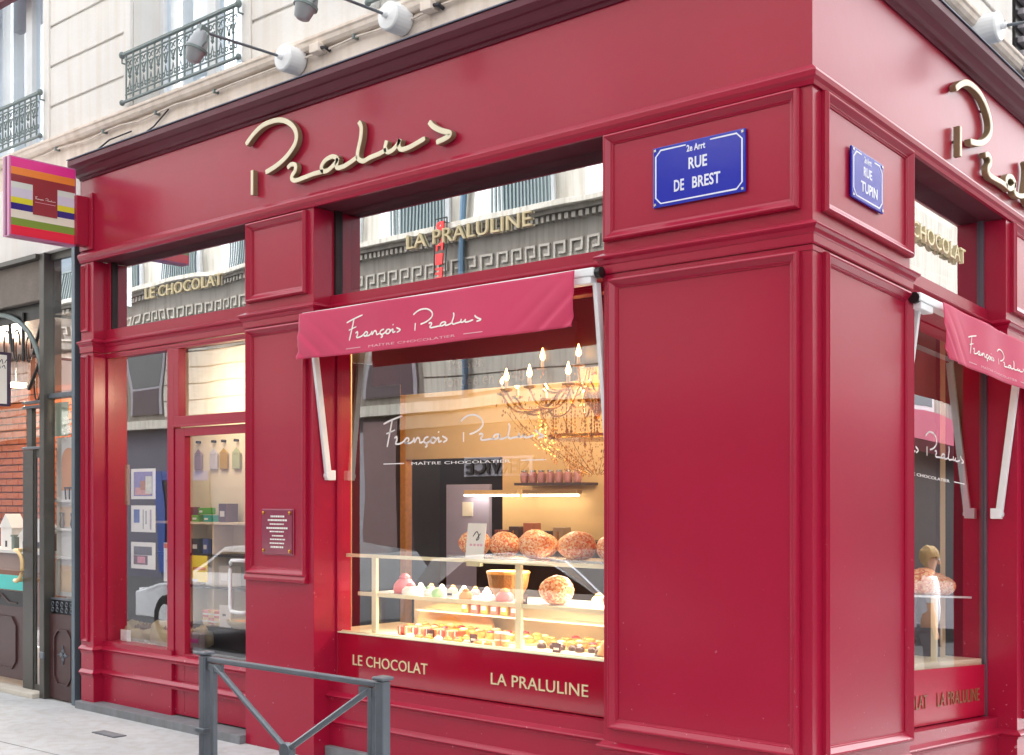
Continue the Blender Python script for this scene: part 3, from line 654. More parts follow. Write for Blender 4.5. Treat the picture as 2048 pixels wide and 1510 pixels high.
# ------------------------------------------------------------------ striped projecting sign
t = thing('projecting_sign', 'square striped light box sign projecting from the left end', 'sign', (-6.35, -.4, 3.75))
x = -6.35; y0, y1, za, zb = -.64, -.115, 3.672, 4.262
MB().box((x-.11, y0-.012, za-.012), (x, y1+.012, zb+.012)).build('housing', mat('magenta_plastic', 'c06a9c', .3, coat=.5), t, bevel=.006)
MB().box((x-.07, y0-.016, za-.005), (x-.045, y0-.012, zb+.005)).build('edge_strip', mat('plum_strip', '7a2a66', .4), t)
stripes = [('e83c94', .12), ('f08c40', .095), ('963a40', .095), ('d8e0d8', .075), ('d6d2e2', .12), ('dcd83c', .075), ('2c2a80', .085), ('e8e6d4', .105), ('7c9c3c', .095), ('e82a44', .12)]
tot = sum(s_[1] for s_ in stripes); z = zb
for i, (c_, h) in enumerate(stripes):
    h = h/tot*(zb-za); MB().box((x, y0, z-h), (x+.004, y1, z)).build('stripe', mat('stripe_%s' % c_, c_, .25, var=.01, coat=.5), t); z -= h
ym = (y0+y1)/2+.01; MB().box((x+.004, ym-.10, 3.85), (x+.009, ym+.10, 4.11)).build('centre_panel', mat('centre_maroon', '963a40', .25), t)
fs_ = lambda u, o, z_: Vector((x+.009+o, u, z_))
mb = MB(); francois(mb, scaled(fs_, ym-.085, 3.97, .042), .05, 0, .001); mb.build('signature', M['paper'], t, kind='stuff')
mb = MB(); mb.box((ym-.085, 0, 3.945), (ym+.085, .001, 3.948), fs_); mb.build('rule', mat('pink_print', 'eab0bc', .7), t)
MB().box((-6.40, -.135+.013, 3.67), (-6.31, -.02, 4.06)).build('bracket_box', M['red'], t, bevel=.004)
MB().box((-6.45, -.02, 3.64), (-6.26, -.002, 4.09)).build('wall_plate', M['red'], t, bevel=.003)

# ------------------------------------------------------------------ pedestrian barrier
t = thing('pedestrian_barrier', 'grey steel crossed pedestrian barrier on the pavement edge', 'barrier', (-1.1, -2.13, 0))
st = M['steel']; BX0, BX1, BY = -1.655, -.575, -2.13; T = 1.0
for x in (BX0, BX1):
    p = MB().box((x-.0205, BY-.0205, -.04), (x+.0205, BY+.0205, T)).build('post', st, t, bevel=.006)
    MB().box((x-.029, BY-.029, T+.002), (x+.029, BY+.029, T+.016)).build('cap', st, p, bevel=.005)
    MB().box((x-.031, BY-.031, .68), (x+.031, BY+.031, .70)).build('collar', st, p, bevel=.003)
    i_ = 1 if x == BX0 else -1
    MB().box((x+i_*.06-.011, BY-.011, .1), (x+i_*.06+.011, BY+.011, T-.03)).build('upright', st, t, bevel=.002)
    MB().box((min(x+i_*.026, x+i_*.12), BY-.008, T-.06), (max(x+i_*.026, x+i_*.12), BY+.008, T-.03)).build('gusset', st, t)
MB().box((BX0+.026, BY-.012, T-.026), (BX1-.026, BY+.012, T-.004)).build('top_rail', st, t, bevel=.005)
MB().box((BX0+.026, BY-.014, .10), (BX1-.026, BY+.014, .125)).build('bottom_rail', st, t, bevel=.005)
cx = (BX0+BX1)/2
for a, b in (((BX0+.07, T-.04), (cx-.01, .685)), ((BX1-.07, T-.04), (cx+.01, .685)), ((cx-.01, .665), (BX0+.07, .12)), ((cx+.01, .665), (BX1-.07, .12))):
    MB().tube([(a[0], BY, a[1]), (b[0], BY, b[1])], .0125, 8).build('brace', st, t)
MB().lathe([(.032, -.016), (.036, 0), (.032, .016)], 14, Matrix.Translation((cx, BY, .675)) @ Matrix.Rotation(R(90), 4, 'X')).build('hub', st, t)

exec_interior = True
# ------------------------------------------------------------------ shop interior
rm = thing('shop_room', 'warm beige interior of the chocolate shop seen through the glass', 'room', (-4, 3, 0))
MB().box((-6.5, .4, -.03), (-.36, 5.2, .0)).build('floor', M['floor'], rm)
MB().box((-6.5, .34, 3.0), (-.36, 5.2, 3.05)).build('ceiling', M['ceil'], rm)
MB().box((-6.5, 5.2, 0), (-.36, 5.3, 3.0)).build('wall', M['beige'], rm)
MB().box((-6.56, .31, 0), (-6.501, 5.2, 3.0)).build('wall', mat('brown_party_wall', '201815', .7), rm)
MB().box((-1.5, 2.42, 0), (-.4, 2.49, 2.99)).build('wall', M['darkb'], rm)  # dark board added before the beige wall to dim the side window
MB().box((-.37, 2.8, 0), (-.345, 5.2, 3.0)).build('wall', M['beige'], rm)
# wall in front of the back room, with dark doorway and lilac door
WYI = 2.5
MB().box((-5.36, WYI, 0), (-5.29, WYI+.08, 3.0)).build('door_jamb', M['pastry'], rm)
MB().box((-5.29, WYI, 2.0), (-4.12, WYI+.08, 3.0)).build('wall', M['beige'], rm)
MB().box((-4.12, WYI, 0), (-.4, WYI+.08, 3.0)).build('wall', M['beige'], rm)
MB().box((-5.35, WYI+.5, 0), (-4.1, WYI+.55, 2.2)).build('dark_panelling', M['darkb'], rm)
MB().box((-6.6, 1.5, 0), (-5.365, 1.55, 3.0)).build('partition', M['beige'], rm) if False else None
MB().box((-4.22, .33, 0), (-4.18, .89, 2.99)).build('wall', M['beige'], rm)  # thin wall added to keep room light off the door bay jamb
# bulkhead boards
MB().box((-3.75, .70, 2.44), (-.5, .74, 3.0)).build('bulkhead', M['darkb'], rm)
MB().box((-6.3, .36, 2.90), (-.4, .40, 3.60)).build('bulkhead', M['black'], rm)  # black backing added behind the transoms to strengthen their reflections
MB().box((1.12, -.42, 2.90), (3.9, -.38, 3.56), FB).build('bulkhead', M['black'], rm)  # same added backing behind the side street transom
MB().box((-3.0, .6, 2.95), (-.5, 2.4, 2.99)).build('dark_ceiling', M['darkb'], rm)
MB().box((-3.6, .6, 2.95), (-3.01, 2.4, 2.99)).build('dark_ceiling', M['darkb'], rm)
t = thing('hanging_board', 'dark board with gold lettering half hidden behind the awning', 'sign', (-2.9, .68, 2.35))
MB().box((-3.42, .66, 2.36), (-1.9, .69, 2.72)).build('board', M['darkb'], t, bevel=.004)
text('letter', 'Maison', mat('dim_gold', '5c4020', .6), t, FA, -2.95, -2.65, 2.50, 2.57, -.66, -.655, split=True)
text('letter', 'fondée en 1948', mat('dim_gold', '5c4020', .6), t, FA, -3.0, -2.3, 2.385, 2.46, -.66, -.655, split=True)
t = thing('lilac_door', 'lilac painted leaf standing in the dark doorway', 'door', (-4.45, 2.45, 0))
MB().box((-4.72, 2.44, 0), (-4.22, 2.48, 1.77)).build('leaf', M['lilac'], t, bevel=.004); MB().box((-4.52, 2.433, 1.50), (-4.40, 2.439, 1.62)).build('notice', M['paper'], t)
# strip lamps
for a, b, lab in ((-4.43, -3.84, 'left fluorescent strip above the kitchen'), (-3.78, -3.22, 'right fluorescent strip above the kitchen')):
    t = thing('strip_lamp', lab, 'lamp', ((a+b)/2, 2.4, 1.68)); MB().box((a, 2.36, 1.668), (b, 2.39, 1.684)).build('tube', M['tube'], t); MB().box((a, 2.36, 1.685), (b, 2.42, 1.72)).build('housing', M['beige'], t)
# shelves with jars, right
t = thing('wall_shelf', 'narrow wall shelf holding jars at the back right', 'shelf', (-3.4, 2.4, 1.75)); MB().box((-3.8, 2.28, 1.755), (-3.12, 2.5, 1.775)).build('board', M['slate'], t)
for i in range(7):
    j = thing('preserve_jar', 'pink jar on the back shelf, %s from the left' % ['first', 'second', 'third', 'fourth', 'fifth', 'sixth', 'seventh'][i], 'jar', (-3.74+.09*i, 2.34, 1.776), group='pink jars on the back shelf')
    MB().lathe([(.03, 0), (.034, .02), (.034, .07), (.024, .085)], 10, Matrix.Translation((-3.74+.09*i, 2.34, 1.776))).build('body', mat('rose_preserve', 'b07a80', .2), j)
    MB().lathe([(.026, .086), (.026, .10)], 10, Matrix.Translation((-3.74+.09*i, 2.34, 1.776))).build('lid', M['silver'], j)
t = thing('kitchen_counter', 'dark counter with boxes at the back of the shop', 'counter', (-3.4, 2.3, 0))
MB().box((-4.0, 2.05, 0), (-2.6, 2.4, 1.30)).build('cabinet', M['darkb'], t); MB().box((-4.0, 2.03, 1.302), (-2.6, 2.4, 1.33)).build('worktop', M['black'], t)
for i, c_ in enumerate(('8a3a34', '4a3430', 'b06a50', '3a2c30', 'a89078')):
    b = thing('gift_box', 'small %s box on the back counter' % ('dark red', 'brown', 'terracotta', 'black', 'tan')[i], 'box', (-3.8+.15*i, 2.15, 1.331))
    MB().box((-3.85+.15*i, 2.1, 1.331), (-3.75+.15*i, 2.2, 1.40+.03*(i % 3))).build('carton', mat('box_'+c_, c_, .5), b, bevel=.004); MB().box((-3.807+.15*i, 2.096, 1.331), (-3.793+.15*i, 2.0995, 1.398)).build('ribbon', M['gold'], b)
# ceiling spots
for i, (x, y, z, lab) in enumerate(((-2.0, .95, 2.79, 'bright ceiling spot beside the awning arm'), (-5.5, .62, 2.97, 'ceiling spot over the door, left'), (-5.05, .7, 2.97, 'ceiling spot over the door, right'))):
    t = thing('ceiling_spot', lab, 'lamp', (x, y, z)); MB().lathe([(.07, -.004), (.075, .012)], 20, Matrix.Translation((x, y, z))).build('lens', M['spot'], t)
    MB().lathe([(.076, -.008), (.09, -.004), (.09, .02), (.076, .02)], 20, Matrix.Translation((x, y, z))).build('rim', M['ceil'], t)
    MB().lathe([(.004, .02), (.004, 3.0-z if z < 2.9 else .03)], 6, Matrix.Translation((x, y, z))).build('rod', M['black'], t)
for x, y, z, e in ((-1.9, .50, 1.72, 2.0), (-1.9, 1.3, 2.70, 6), (-4.4, 3.9, 2.8, 8), (-3.9, 1.4, 2.7, 9), (-2.4, 2.0, 2.5, 7)):  # first entry is an added fill over the brioches, without a fixture
    ld = bpy.data.lights.new('shop_light', 'POINT'); ld.energy = e; ld.color = (1, .78, .5); ld.shadow_soft_size = .09; lo = bpy.data.objects.new('shop_light', ld); C.objects.link(lo); lo.location = (x, y, z)
ld = bpy.data.lights.new('counter_fill', 'AREA'); ld.shape = 'RECTANGLE'; ld.size = 2.0; ld.size_y = .05; ld.energy = 7; ld.color = (1, .88, .68); lo = bpy.data.objects.new('counter_fill', ld); C.objects.link(lo); lo.location = (-2.3, .62, 1.245)  # fill light along the counter top, no fixture modelled

ld = bpy.data.lights.new('cabinet_lamp', 'AREA'); ld.size = .4; ld.energy = 1.9; ld.color = (1, .84, .62); lo = bpy.data.objects.new('cabinet_lamp', ld); C.objects.link(lo); lo.location = (-5.5, .40, 2.6); lo.rotation_euler = (R(52), 0, 0)
# ---- display counter
t = thing('display_counter', 'glass and brass pastry display counter behind the show window', 'display case', (-2.3, .5, .7))
cr = M['cream2']
MB().box((-3.75, .26, .0), (-.5, .95, .74)).build('cabinet', M['slate'], t)
MB().box((-3.62, .215, .742), (-1.21, .25, .778)).build('front_sill', mat('ivory_profile', 'e6dcb8', .3), t, bevel=.003)
MB().box((-3.75, .252, .742), (-.5, .95, .762)).build('deck', M['cream2'], t, bevel=.002)
for x in (-3.283, -2.036, -.79):
    MB().box((x-.022, .29, .764), (x+.022, .315, 1.265)).build('post', mat('ivory_profile', 'e6dcb8', .3), t, bevel=.003)
MB().box((-3.6, .29, 1.268), (-.7, .95, 1.278)).build('top_glass', M['gclear'], t)
MB().box((-3.6, .275, 1.262), (-.7, .289, 1.284)).build('glass_edge', mat('ivory_profile', 'e6dcb8', .3), t)
MB().box((-3.45, .318, 1.015), (-.7, .80, 1.025)).build('shelf', mat('milky_glass', 'e8ecec', .15), t)
MB().box((-3.45, .300, 1.008), (-.7, .317, 1.032)).build('shelf_edge', mat('ivory_profile', 'e6dcb8', .3), t)
MB().box((-3.3, .318, .80), (-.8, .324, 1.005)).build('front_glass', M['gclear'], t)
MB().box((-3.45, .82, .77), (-.7, .85, 1.0)).build('back_board', M['cream2'], t)
MB().box((-3.2, .60, .90), (-.9, .72, .91)).build('step', M['cream2'], t)
# silver trays and pink praline brioches
def brioche_mesh(seed):
    bm = bmesh.new(); bmesh.ops.create_icosphere(bm, subdivisions=4, radius=.083); r_ = random.Random(seed)
    bumps = [(Vector((r_.gauss(0, 1), r_.gauss(0, 1), r_.gauss(.3, .8))).normalized(), r_.uniform(.001, .0045), r_.uniform(.05, .11)) for _ in range(260)]
    for v in bm.verts:
        n_ = v.co.normalized(); d = 0
        for b, h, w_ in bumps:
            q = (n_-b).length
            if q < w_: d = max(d, h*(1-(q/w_)**2))
        v.co += n_*(d+.002*math.sin(n_.x*4+seed)+.0015*math.sin(n_.y*7)); v.co.z *= .82
    me = bpy.data.meshes.new('brioche'); bm.to_mesh(me); bm.free()
    for p in me.polygons: p.use_smooth = True
    return me
def brioche_mat():
    m = mat('praline_brioche', 'd98a50', .45, var=.12, scale=22, bump=.5, bscale=50); n = m.node_tree.nodes; l = m.node_tree.links; p = n['Principled BSDF']
    vo = n.new('ShaderNodeTexVoronoi'); vo.inputs['Scale'].default_value = 120
    tc = n.new('ShaderNodeTexCoord'); l.new(tc.outputs['Object'], vo.inputs['Vector'])
    rp = n.new('ShaderNodeValToRGB'); e = rp.color_ramp.elements; e[0].position = 0; e[0].color = (*lin('fbdcb4'), 1); e[1].position = 1; e[1].color = (*lin('d8603c'), 1)
    x_ = e.new(.45); x_.color = (*lin('f2a468'), 1); x_ = e.new(.72); x_.color = (*lin('e07a48'), 1)
    sx = n.new('ShaderNodeSeparateColor'); l.new(vo.outputs['Color'], sx.inputs[0]); l.new(sx.outputs[0], rp.inputs[0]); l.new(rp.outputs[0], p.inputs['Base Color'])
    return m
bmt = brioche_mat(); bmes = [brioche_mesh(i) for i in range(3)]
for m_ in bmes: m_.materials.append(bmt)
BR = [(-2.50, .42, 1.2, 'brioche half hidden behind the price card, leftmost'), (-2.24, .40, 1.15, 'brioche just right of the price card'), (-1.99, .40, 1.28, 'large brioche in the middle of the top row'), (-2.12, .64, 1.05, 'brioche behind the gap left of the middle one'), (-1.86, .58, 1.1, 'small brioche between the two large front ones'), (-1.66, .38, 1.25, 'large brioche second from the right'), (-1.44, .42, 1.15, 'brioche beside the corner pillar'), (-1.58, .66, 1.05, 'brioche at the back beside the pillar'), (-1.2, .5, 1., 'brioche hidden behind the pillar side')]
for i, (x, y, s_, lab) in enumerate(BR[:9]):
    o = bpy.data.objects.new('praline_brioche', bmes[i % 3]); C.objects.link(o); o.location = (x, y, 1.282+.066*s_+.012); o.scale = (s_, s_, s_); o.rotation_euler = (0, 0, i*1.7)
    tagp(o, 'pink praline '+lab, 'brioche', 'praline brioches on the counter')
for a, b, lab in ((-2.62, -1.92, 'silver tray under the left brioches'), (-1.80, -1.0, 'silver tray under the right brioches')):
    t = thing('tray', lab, 'tray', ((a+b)/2, .5, 1.279)); MB().box((a, .31, 1.2795), (b, .75, 1.287)).build('base', M['silver'], t, bevel=.002)
    MB().box((a, .302, 1.2795), (b, .3095, 1.300)).build('lip', M['silver'], t)
# price card on top
t = thing('price_card', 'white price card standing against the brioches', 'card', (-2.37, .3, 1.26))
cf = lambda u, o, z: Vector((u+.12*(z-1.30), .295-o+.0*z, z))
MB().box((-2.46, 0, 1.27), (-2.31, .004, 1.50), cf).build('card', M['paper'], t)
mb = MB(); stroke(mb, [(-2.41, 1.42), (-2.38, 1.45), (-2.36, 1.41), (-2.38, 1.40), (-2.35, 1.44)], .006, .004, .005, cf); mb.build('drawing', M['ink'], t)
mb = MB(); [mb.box((u, .004, 1.362), (u+.018, .005, 1.376), cf) for u in (-2.43, -2.40, -2.37, -2.345)]; mb.build('print', mat('pink_print', 'eab0bc', .7), t)
MB().box((-2.44, -.02, 1.24), (-2.33, .01, 1.269), cf).build('holder', mat('ivory_profile', 'e6dcb8', .3), t)
# pastries on the shelf
def dome(name, lab, cat, x, y, z, r, h, m, top=None, group=None):
    t = thing(name, lab, cat, (x, y, z), group=group)
    MB().lathe([(r*.9, 0), (r, h*.25), (r*.93, h*.6), (r*.6, h*.9), (r*.15, h)], 14, Matrix.Translation((x, y, z))).build('body', m, t, smooth=True)
    if top: MB().lathe([(r*.45, h*.86), (r*.5, h*1.1), (r*.2, h*1.3)], 9, Matrix.Translation((x, y, z))).build('topping', top, t)
    return t
def loaf(lab, x, y, z, s):
    o = bpy.data.objects.new('praline_brioche', bmes[1]); C.objects.link(o); o.location = (x, y, z+.066*s); o.scale = (s, s, s); tagp(o, lab, 'brioche', 'praline brioches on the counter')
loaf('sugar dusted pink brioche cake on the middle shelf', -1.88, .46, 1.027, 1.25)
loaf('pale bread in the right corner of the shelf', -1.43, .42, 1.027, .8)
dome('fruit_tart', 'red fruit dome cake on the shelf left', 'cake', -3.17, .46, 1.026, .075, .10, M['pinkice'], M['pinkice'])
dome('fruit_tart', 'white and pink cake under the red dome', 'cake', -3.05, .40, 1.026, .06, .06, M['paper'], M['pinkice'])
dome('macaron', 'green iced cake on the shelf', 'cake', -2.80, .40, 1.026, .045, .06, M['almond'], None)
dome('macaron', 'cream iced cake left of the green one', 'cake', -2.90, .42, 1.026, .04, .05, M['paper'], M['almond'])
dome('fruit_tart', 'orange slice tart beside a white card', 'cake', -2.56, .40, 1.026, .045, .05, M['orange'], M['pastry'])
dome('fruit_tart', 'red tart in the middle of the shelf', 'cake', -2.28, .45, 1.026, .06, .06, M['pinkice'], M['pastry'])
t = thing('basket', 'tan wicker basket behind the price card on the shelf', 'basket', (-2.35, .6, 1.027)); MB().lathe([(.08, 0), (.12, .07), (.135, .15), (.125, .16)], 18, Matrix.Translation((-2.4, .62, 1.027))).build('bowl', mat('wicker', '94602c', .7, bump=.8, bscale=90, var=.2), t)
MB().lathe([(.133, .15), (.14, .16), (.133, .17)], 18, Matrix.Translation((-2.4, .62, 1.027))).build('rim', M['pastry'], t)
for i, (x, y, z, lab) in enumerate(((-2.66, .36, 1.03, 'small white price ticket leaning on the shelf'), (-2.03, .33, 1.03, 'small printed ticket by the middle post'), (-2.83, .36, .766, 'dark printed ticket in front of the tarts'), (-2.44, .34, .766, 'red printed ticket left of the jars'), (-1.77, .32, .766, 'dark ticket on the bare deck'))):
    t = thing('price_ticket', lab, 'ticket', (x, y, z)); MB().box((x-.03, y, z), (x+.03, y+.006, z+.055)).build('card', M['paper'] if i < 1 else mat('dark_card', '5a2a2c', .6), t); MB().box((x-.02, y-.0012, z+.015), (x+.02, y-.0002, z+.028)).build('print', M['ink'] if i < 1 else M['paper'], t)
# row of small tarts on the deck
for i in range(9):
    x = -3.13+.062*i; o = thing('candy_pack', '%s sweet pack in the deck row, %s' % ('red' if i % 2 == 0 else 'orange', ['leftmost', 'second', 'third', 'fourth', 'fifth', 'sixth', 'seventh', 'eighth', 'rightmost'][i]), 'sweet', (x, .42, .764), group='striped sweet packs in a row')
    MB().box((x-.024, .38, .7645), (x+.024, .46, .82)).build('pack', mat('red_pack', 'd8503c', .3) if i % 2 == 0 else M['orange'], o, bevel=.006); MB().box((x-.006, .3785, .766), (x+.006, .3798, .818)).build('stripe', M['paper'], o)
for i in range(5):
    x = -2.78+.075*i; dome('small_tart', 'golden almond tart on the deck, %s from the left' % ['first', 'second', 'third', 'fourth', 'fifth'][i], 'tart', x, .40, .764, .032, .03, M['pastry'], M['orange'], 'golden almond tarts')
for i in range(4):
    x = -2.25+.055*(i % 2); z = .764+.042*(i//2); t = thing('jam_pot', '%s %s orange jam pot with white lid' % (('lower', 'upper')[i//2], ('left', 'right')[i % 2]), 'jar', (x, .36, z), group='stacked jam pots')
    MB().lathe([(.024, 0), (.026, .03)], 12, Matrix.Translation((x, .36, z))).build('glass_pot', M['orange'], t); MB().lathe([(.025, .0305), (.025, .041)], 12, Matrix.Translation((x, .36, z))).build('lid', M['paper'], t)
ORD = ['first', 'second', 'third', 'fourth', 'fifth', 'sixth', 'seventh', 'eighth', 'ninth', 'tenth', 'eleventh', 'twelfth']
rg = random.Random(21)
for i in range(9):
    x = -3.0+.085*i; dome('sugared_biscuit', 'sugared biscuit in the front row of the deck, %s from the left' % ORD[i], 'biscuit', x, .345, .763, .03, .022, M['pastry'] if i % 3 else M['paper'], M['pinkice'] if i % 2 else M['pastry'], 'sugared biscuits on the deck')
for i in range(8):
    x = -1.98+.072*i; dome('chocolate_cake', 'dark chocolate cake on the right deck, %s from the post' % ORD[i], 'cake', x, .44+.03*(i % 2), .764, .03, .035, mat('dark_chocolate', '4a2a1e', .3), M['pastry'] if i % 2 else M['paper'], 'chocolate cakes on the right deck')
for i in range(6):
    x = -2.78+.085*i; z_ = .912; t = thing('praline_bag', 'bag of pink pralines on the stepped board, %s from the left' % ORD[i], 'bag', (x, .64, z_), group='bags of pink pralines')
    MB().prism([(x-.032, .62), (x+.032, .62), (x+.026, .67), (x-.026, .67)], z_, z_+.075).build('bag', mat('praline_pink', 'd8685c', .35, var=.4, scale=60) if i % 2 else mat('praline_amber', 'd89440', .35, var=.4, scale=60), t, bevel=.008); MB().box((x-.02, .6185, z_+.025), (x+.02, .6198, z_+.05)).build('label_print', M['paper'], t)
for i in range(5):
    x = -1.72+.11*i; dome('flan', 'cream flan at the back of the middle shelf, %s from the pink cake' % ORD[i], 'cake', x, .66, 1.026, .045, .05, mat('cream_flan', 'f0d8a0', .4), M['pastry'], 'cream flans')
for i in range(7):
    x = -3.2+.1*i; dome('petit_four', 'petit four at the back left of the middle shelf, %s from the left' % ORD[i], 'cake', x, .64, 1.026, .032, .045, (M['almond'], M['pinkice'], M['paper'], M['orange'])[i % 4], (M['paper'], M['pastry'])[i % 2], 'petits fours at the back of the shelf')
t = thing('serving_board', 'long pale serving board under the rows of cakes on the deck', 'tray', (-2.7, .5, .763)); MB().box((-3.2, .47, .7625), (-2.08, .68, .775)).build('board', mat('pale_wood', 'e8c48c', .5, var=.1, stretch=(1, 1, 12)), t, bevel=.004)
MB().box((-2.0, .47, .7625), (-1.25, .68, .775)).build('board', mat('pale_wood', 'e8c48c', .5, var=.1, stretch=(1, 1, 12)), t, bevel=.004)
cm_ = [mat('caramel_glaze', 'c87834', .25, var=.2, scale=40), M['pastry'], mat('raspberry_glaze', 'b82c3c', .2, var=.2, scale=40), mat('cream_flan', 'f0d8a0', .4), mat('hazelnut_crumb', 'a87444', .8, var=.3, scale=70, bump=.8)]
for row, y_ in enumerate((.50, .57, .64)):
    for i in range(24):
        x = -3.16+.08*i+rg.uniform(-.008, .008)
        if -2.08 < x < -1.96: continue
        r_, h_ = rg.uniform(.026, .034), rg.uniform(.022, .045); t = thing('small_cake', '%s in the %s row of cakes on the deck, %s from the left' % (('caramel cake', 'golden cake', 'raspberry cake', 'cream tart', 'hazelnut cake')[(i*3+row*2) % 5], ('front', 'middle', 'back')[row], (ORD+['thirteenth', 'fourteenth', 'fifteenth', 'sixteenth', 'seventeenth', 'eighteenth', 'nineteenth', 'twentieth', 'twenty-first', 'twenty-second', 'twenty-third', 'twenty-fourth'])[i]), 'cake', (x, y_, .775), group='rows of small cakes on the deck')
        MB().lathe([(r_*.85, 0), (r_, h_*.5), (r_*.96, h_)], 12, Matrix.Translation((x, y_, .7752))).build('crust', M['pastry'], t)
        MB().lathe([(r_*.9, h_+.0003), (r_*.8, h_+.008), (r_*.3, h_+.014)], 12, Matrix.Translation((x, y_, .7752))).build('glaze', cm_[(i*3+row*2) % 5], t, smooth=True)
for i in range(6):
    x = -3.12+.155*i+(.35 if i > 3 else 0); t = thing('price_ticket', 'small white price ticket standing among the cakes, %s from the left' % ORD[i], 'ticket', (x, .462, .763)); MB().box((x-.02, .458, .7635), (x+.02, .462, .80)).build('card', M['paper'], t); MB().box((x-.013, .4568, .778), (x+.013, .4578, .786)).build('print', M['ink'], t)
ld = bpy.data.lights.new('counter_fill', 'AREA'); ld.shape = 'RECTANGLE'; ld.size = 2.0; ld.size_y = .04; ld.energy = 3.5; ld.color = (1, .88, .68); lo = bpy.data.objects.new('counter_fill', ld); C.objects.link(lo); lo.location = (-2.3, .45, 1.0)  # fill added under the shelf to brighten the deck, no lamp there
t = thing('glass_bell', 'wooden half loaf board at the right of the deck', 'cake', (-1.42, .4, .764)); MB().lathe([(.12, 0), (.12, .02), (.10, .08), (.05, .12), (.01, .13)], 20, Matrix.Translation((-1.40, .42, .764))).build('cake', M['pastry'], t, smooth=True); MB().lathe([(.14, -.0), (.14, .006)], 20, Matrix.Translation((-1.40, .42, .7645))).build('board', M['darkb'], t)
t = thing('wooden_board', 'curved pale wooden tray behind the sweets', 'tray', (-2.9, .6, .764))
mb = MB(); vs = []
N = 16
for i in range(N+1):
    a = math.pi*i/N; vs += [(-2.95-.35*math.cos(a), .70, .765+.19*math.sin(a)**.6), (-2.95-.35*math.cos(a), .72, .765+.19*math.sin(a)**.6)]
nb_ = len(vs); vs += [(-2.95, .70, .765), (-2.95, .72, .765)]
fs = [(2*i, 2*i+2, nb_) for i in range(N)]+[(2*i+1, nb_+1, 2*i+3) for i in range(N)]+[(2*i, 2*i+1, 2*i+3, 2*i+2) for i in range(N)]
mb.add(vs, fs); mb.build('board', mat('pale_wood', 'e8c48c', .5, var=.1, stretch=(1, 1, 12)), t)

# ---- chandelier
ch = thing('chandelier', 'gilt crystal chandelier with candle bulbs and falling strands', 'chandelier', (-1.98, 1.0, 2.9))
cx_, cy_ = -1.99, 1.0
MB().lathe([(.01, 2.95), (.02, 2.9), (.05, 2.86), (.02, 2.8), (.035, 2.74), (.015, 2.68), (.04, 2.62), (.06, 2.56), (.02, 2.50), (.03, 2.40), (.07, 2.34), (.09, 2.28), (.03, 2.2), (.01, 2.15)], 14, Matrix.Translation((cx_, cy_, 0))).build('stem', M['gold'], ch, smooth=True)
rc = random.Random(5)
def crystal(mb, p, s):
    vs = [p+Vector(d)*s for d in ((1, 0, 0), (0, 1, 0), (-1, 0, 0), (0, -1, 0), (0, 0, 1.5), (0, 0, -1.9))]
    mb.add(vs, [(0, 1, 4), (1, 2, 4), (2, 3, 4), (3, 0, 4), (1, 0, 5), (2, 1, 5), (3, 2, 5), (0, 3, 5)])
def candle(x, y, z, par):
    MB().lathe([(.01, -.02), (.035, -.012), (.04, 0), (.012, .004)], 12, Matrix.Translation((x, y, z))).build('drip_pan', M['gold'], par)
    c = MB().lathe([(.011, .005), (.011, .05)], 10, Matrix.Translation((x, y, z))).build('candle', M['cream'], par)
    MB().lathe([(.004, .05), (.014, .062), (.016, .077), (.009, .10), (.001, .128)], 10, Matrix.Translation((x, y, z))).build('flame', M['flame'], par, smooth=True)
for tier, (n_, rad, z, ph) in enumerate(((14, .60, 2.32, 8), (8, .38, 2.45, 20))):
    for i in range(n_):
        a = 2*math.pi*i/n_+R(ph); dx, dy = math.cos(a), math.sin(a)
        pts = catmull([(cx_+dx*r_, cy_+dy*r_, zz_) for r_, zz_ in ((.03, z-.02), (rad*.3, z+.06), (rad*.55, z-.10), (rad*.85, z-.12), (rad, z-.02))], 4)
        arm = MB().tube(pts, .007, 6).build('arm', M['gold'], ch, smooth=True)
        candle(cx_+dx*rad, cy_+dy*rad, z, arm)
        mb = MB()
        for k_ in range(4): crystal(mb, Vector((cx_+dx*rad+rc.uniform(-.03, .03), cy_+dy*rad+rc.uniform(-.03, .03), z-.05-.03*k_)), .007)
        mb.build('pendant', mat('crystal_drop', 'c89048', .12, metal=.5, var=.35, scale=60), arm)
for i in range(5):
    a = 2*math.pi*i/5+.3; dx, dy = math.cos(a), math.sin(a)
    MB().tube([(cx_+dx*(.1+.05*math.cos(R(q))), cy_+dy*(.1+.05*math.cos(R(q))), 2.60+.05*math.sin(R(q))) for q in range(-60, 250, 20)], .006, 6).build('scroll', M['gold'], ch)
mb = MB()
for i in range(1300):
    f_ = rc.random()**.9; z = 2.27-f_*.47+.02*math.sin(i); rmax = (.56*(1-f_)**.6+.10); a = rc.random()*2*math.pi; r_ = rmax*math.sqrt(rc.uniform(.25, 1))
    crystal(mb, Vector((cx_+r_*math.cos(a), cy_+r_*math.sin(a), z)), rc.uniform(.003, .0065))
mb.build('crystal_strand', _mats['crystal_drop'], ch, kind='stuff')
mb = MB()
for i in range(140): crystal(mb, Vector((cx_+rc.gauss(0, .05), cy_+rc.gauss(0, .05), rc.uniform(2.5, 2.9))), rc.uniform(.005, .010))
mb.build('crystal_strand', _mats['crystal_drop'], ch, kind='stuff')
mb = MB()
for s_ in range(12):
    a = s_*2*math.pi/12; P = [(cx_+math.cos(a)*r_, cy_+math.sin(a)*r_, z) for r_, z in ((.58, 2.2), (.5, 2.1), (.36, 1.98), (.2, 1.88), (.05, 1.80))]
    mb.tube(catmull(P, 3), .002, 4)
mb.build('chain', M['gold'], ch, kind='stuff')
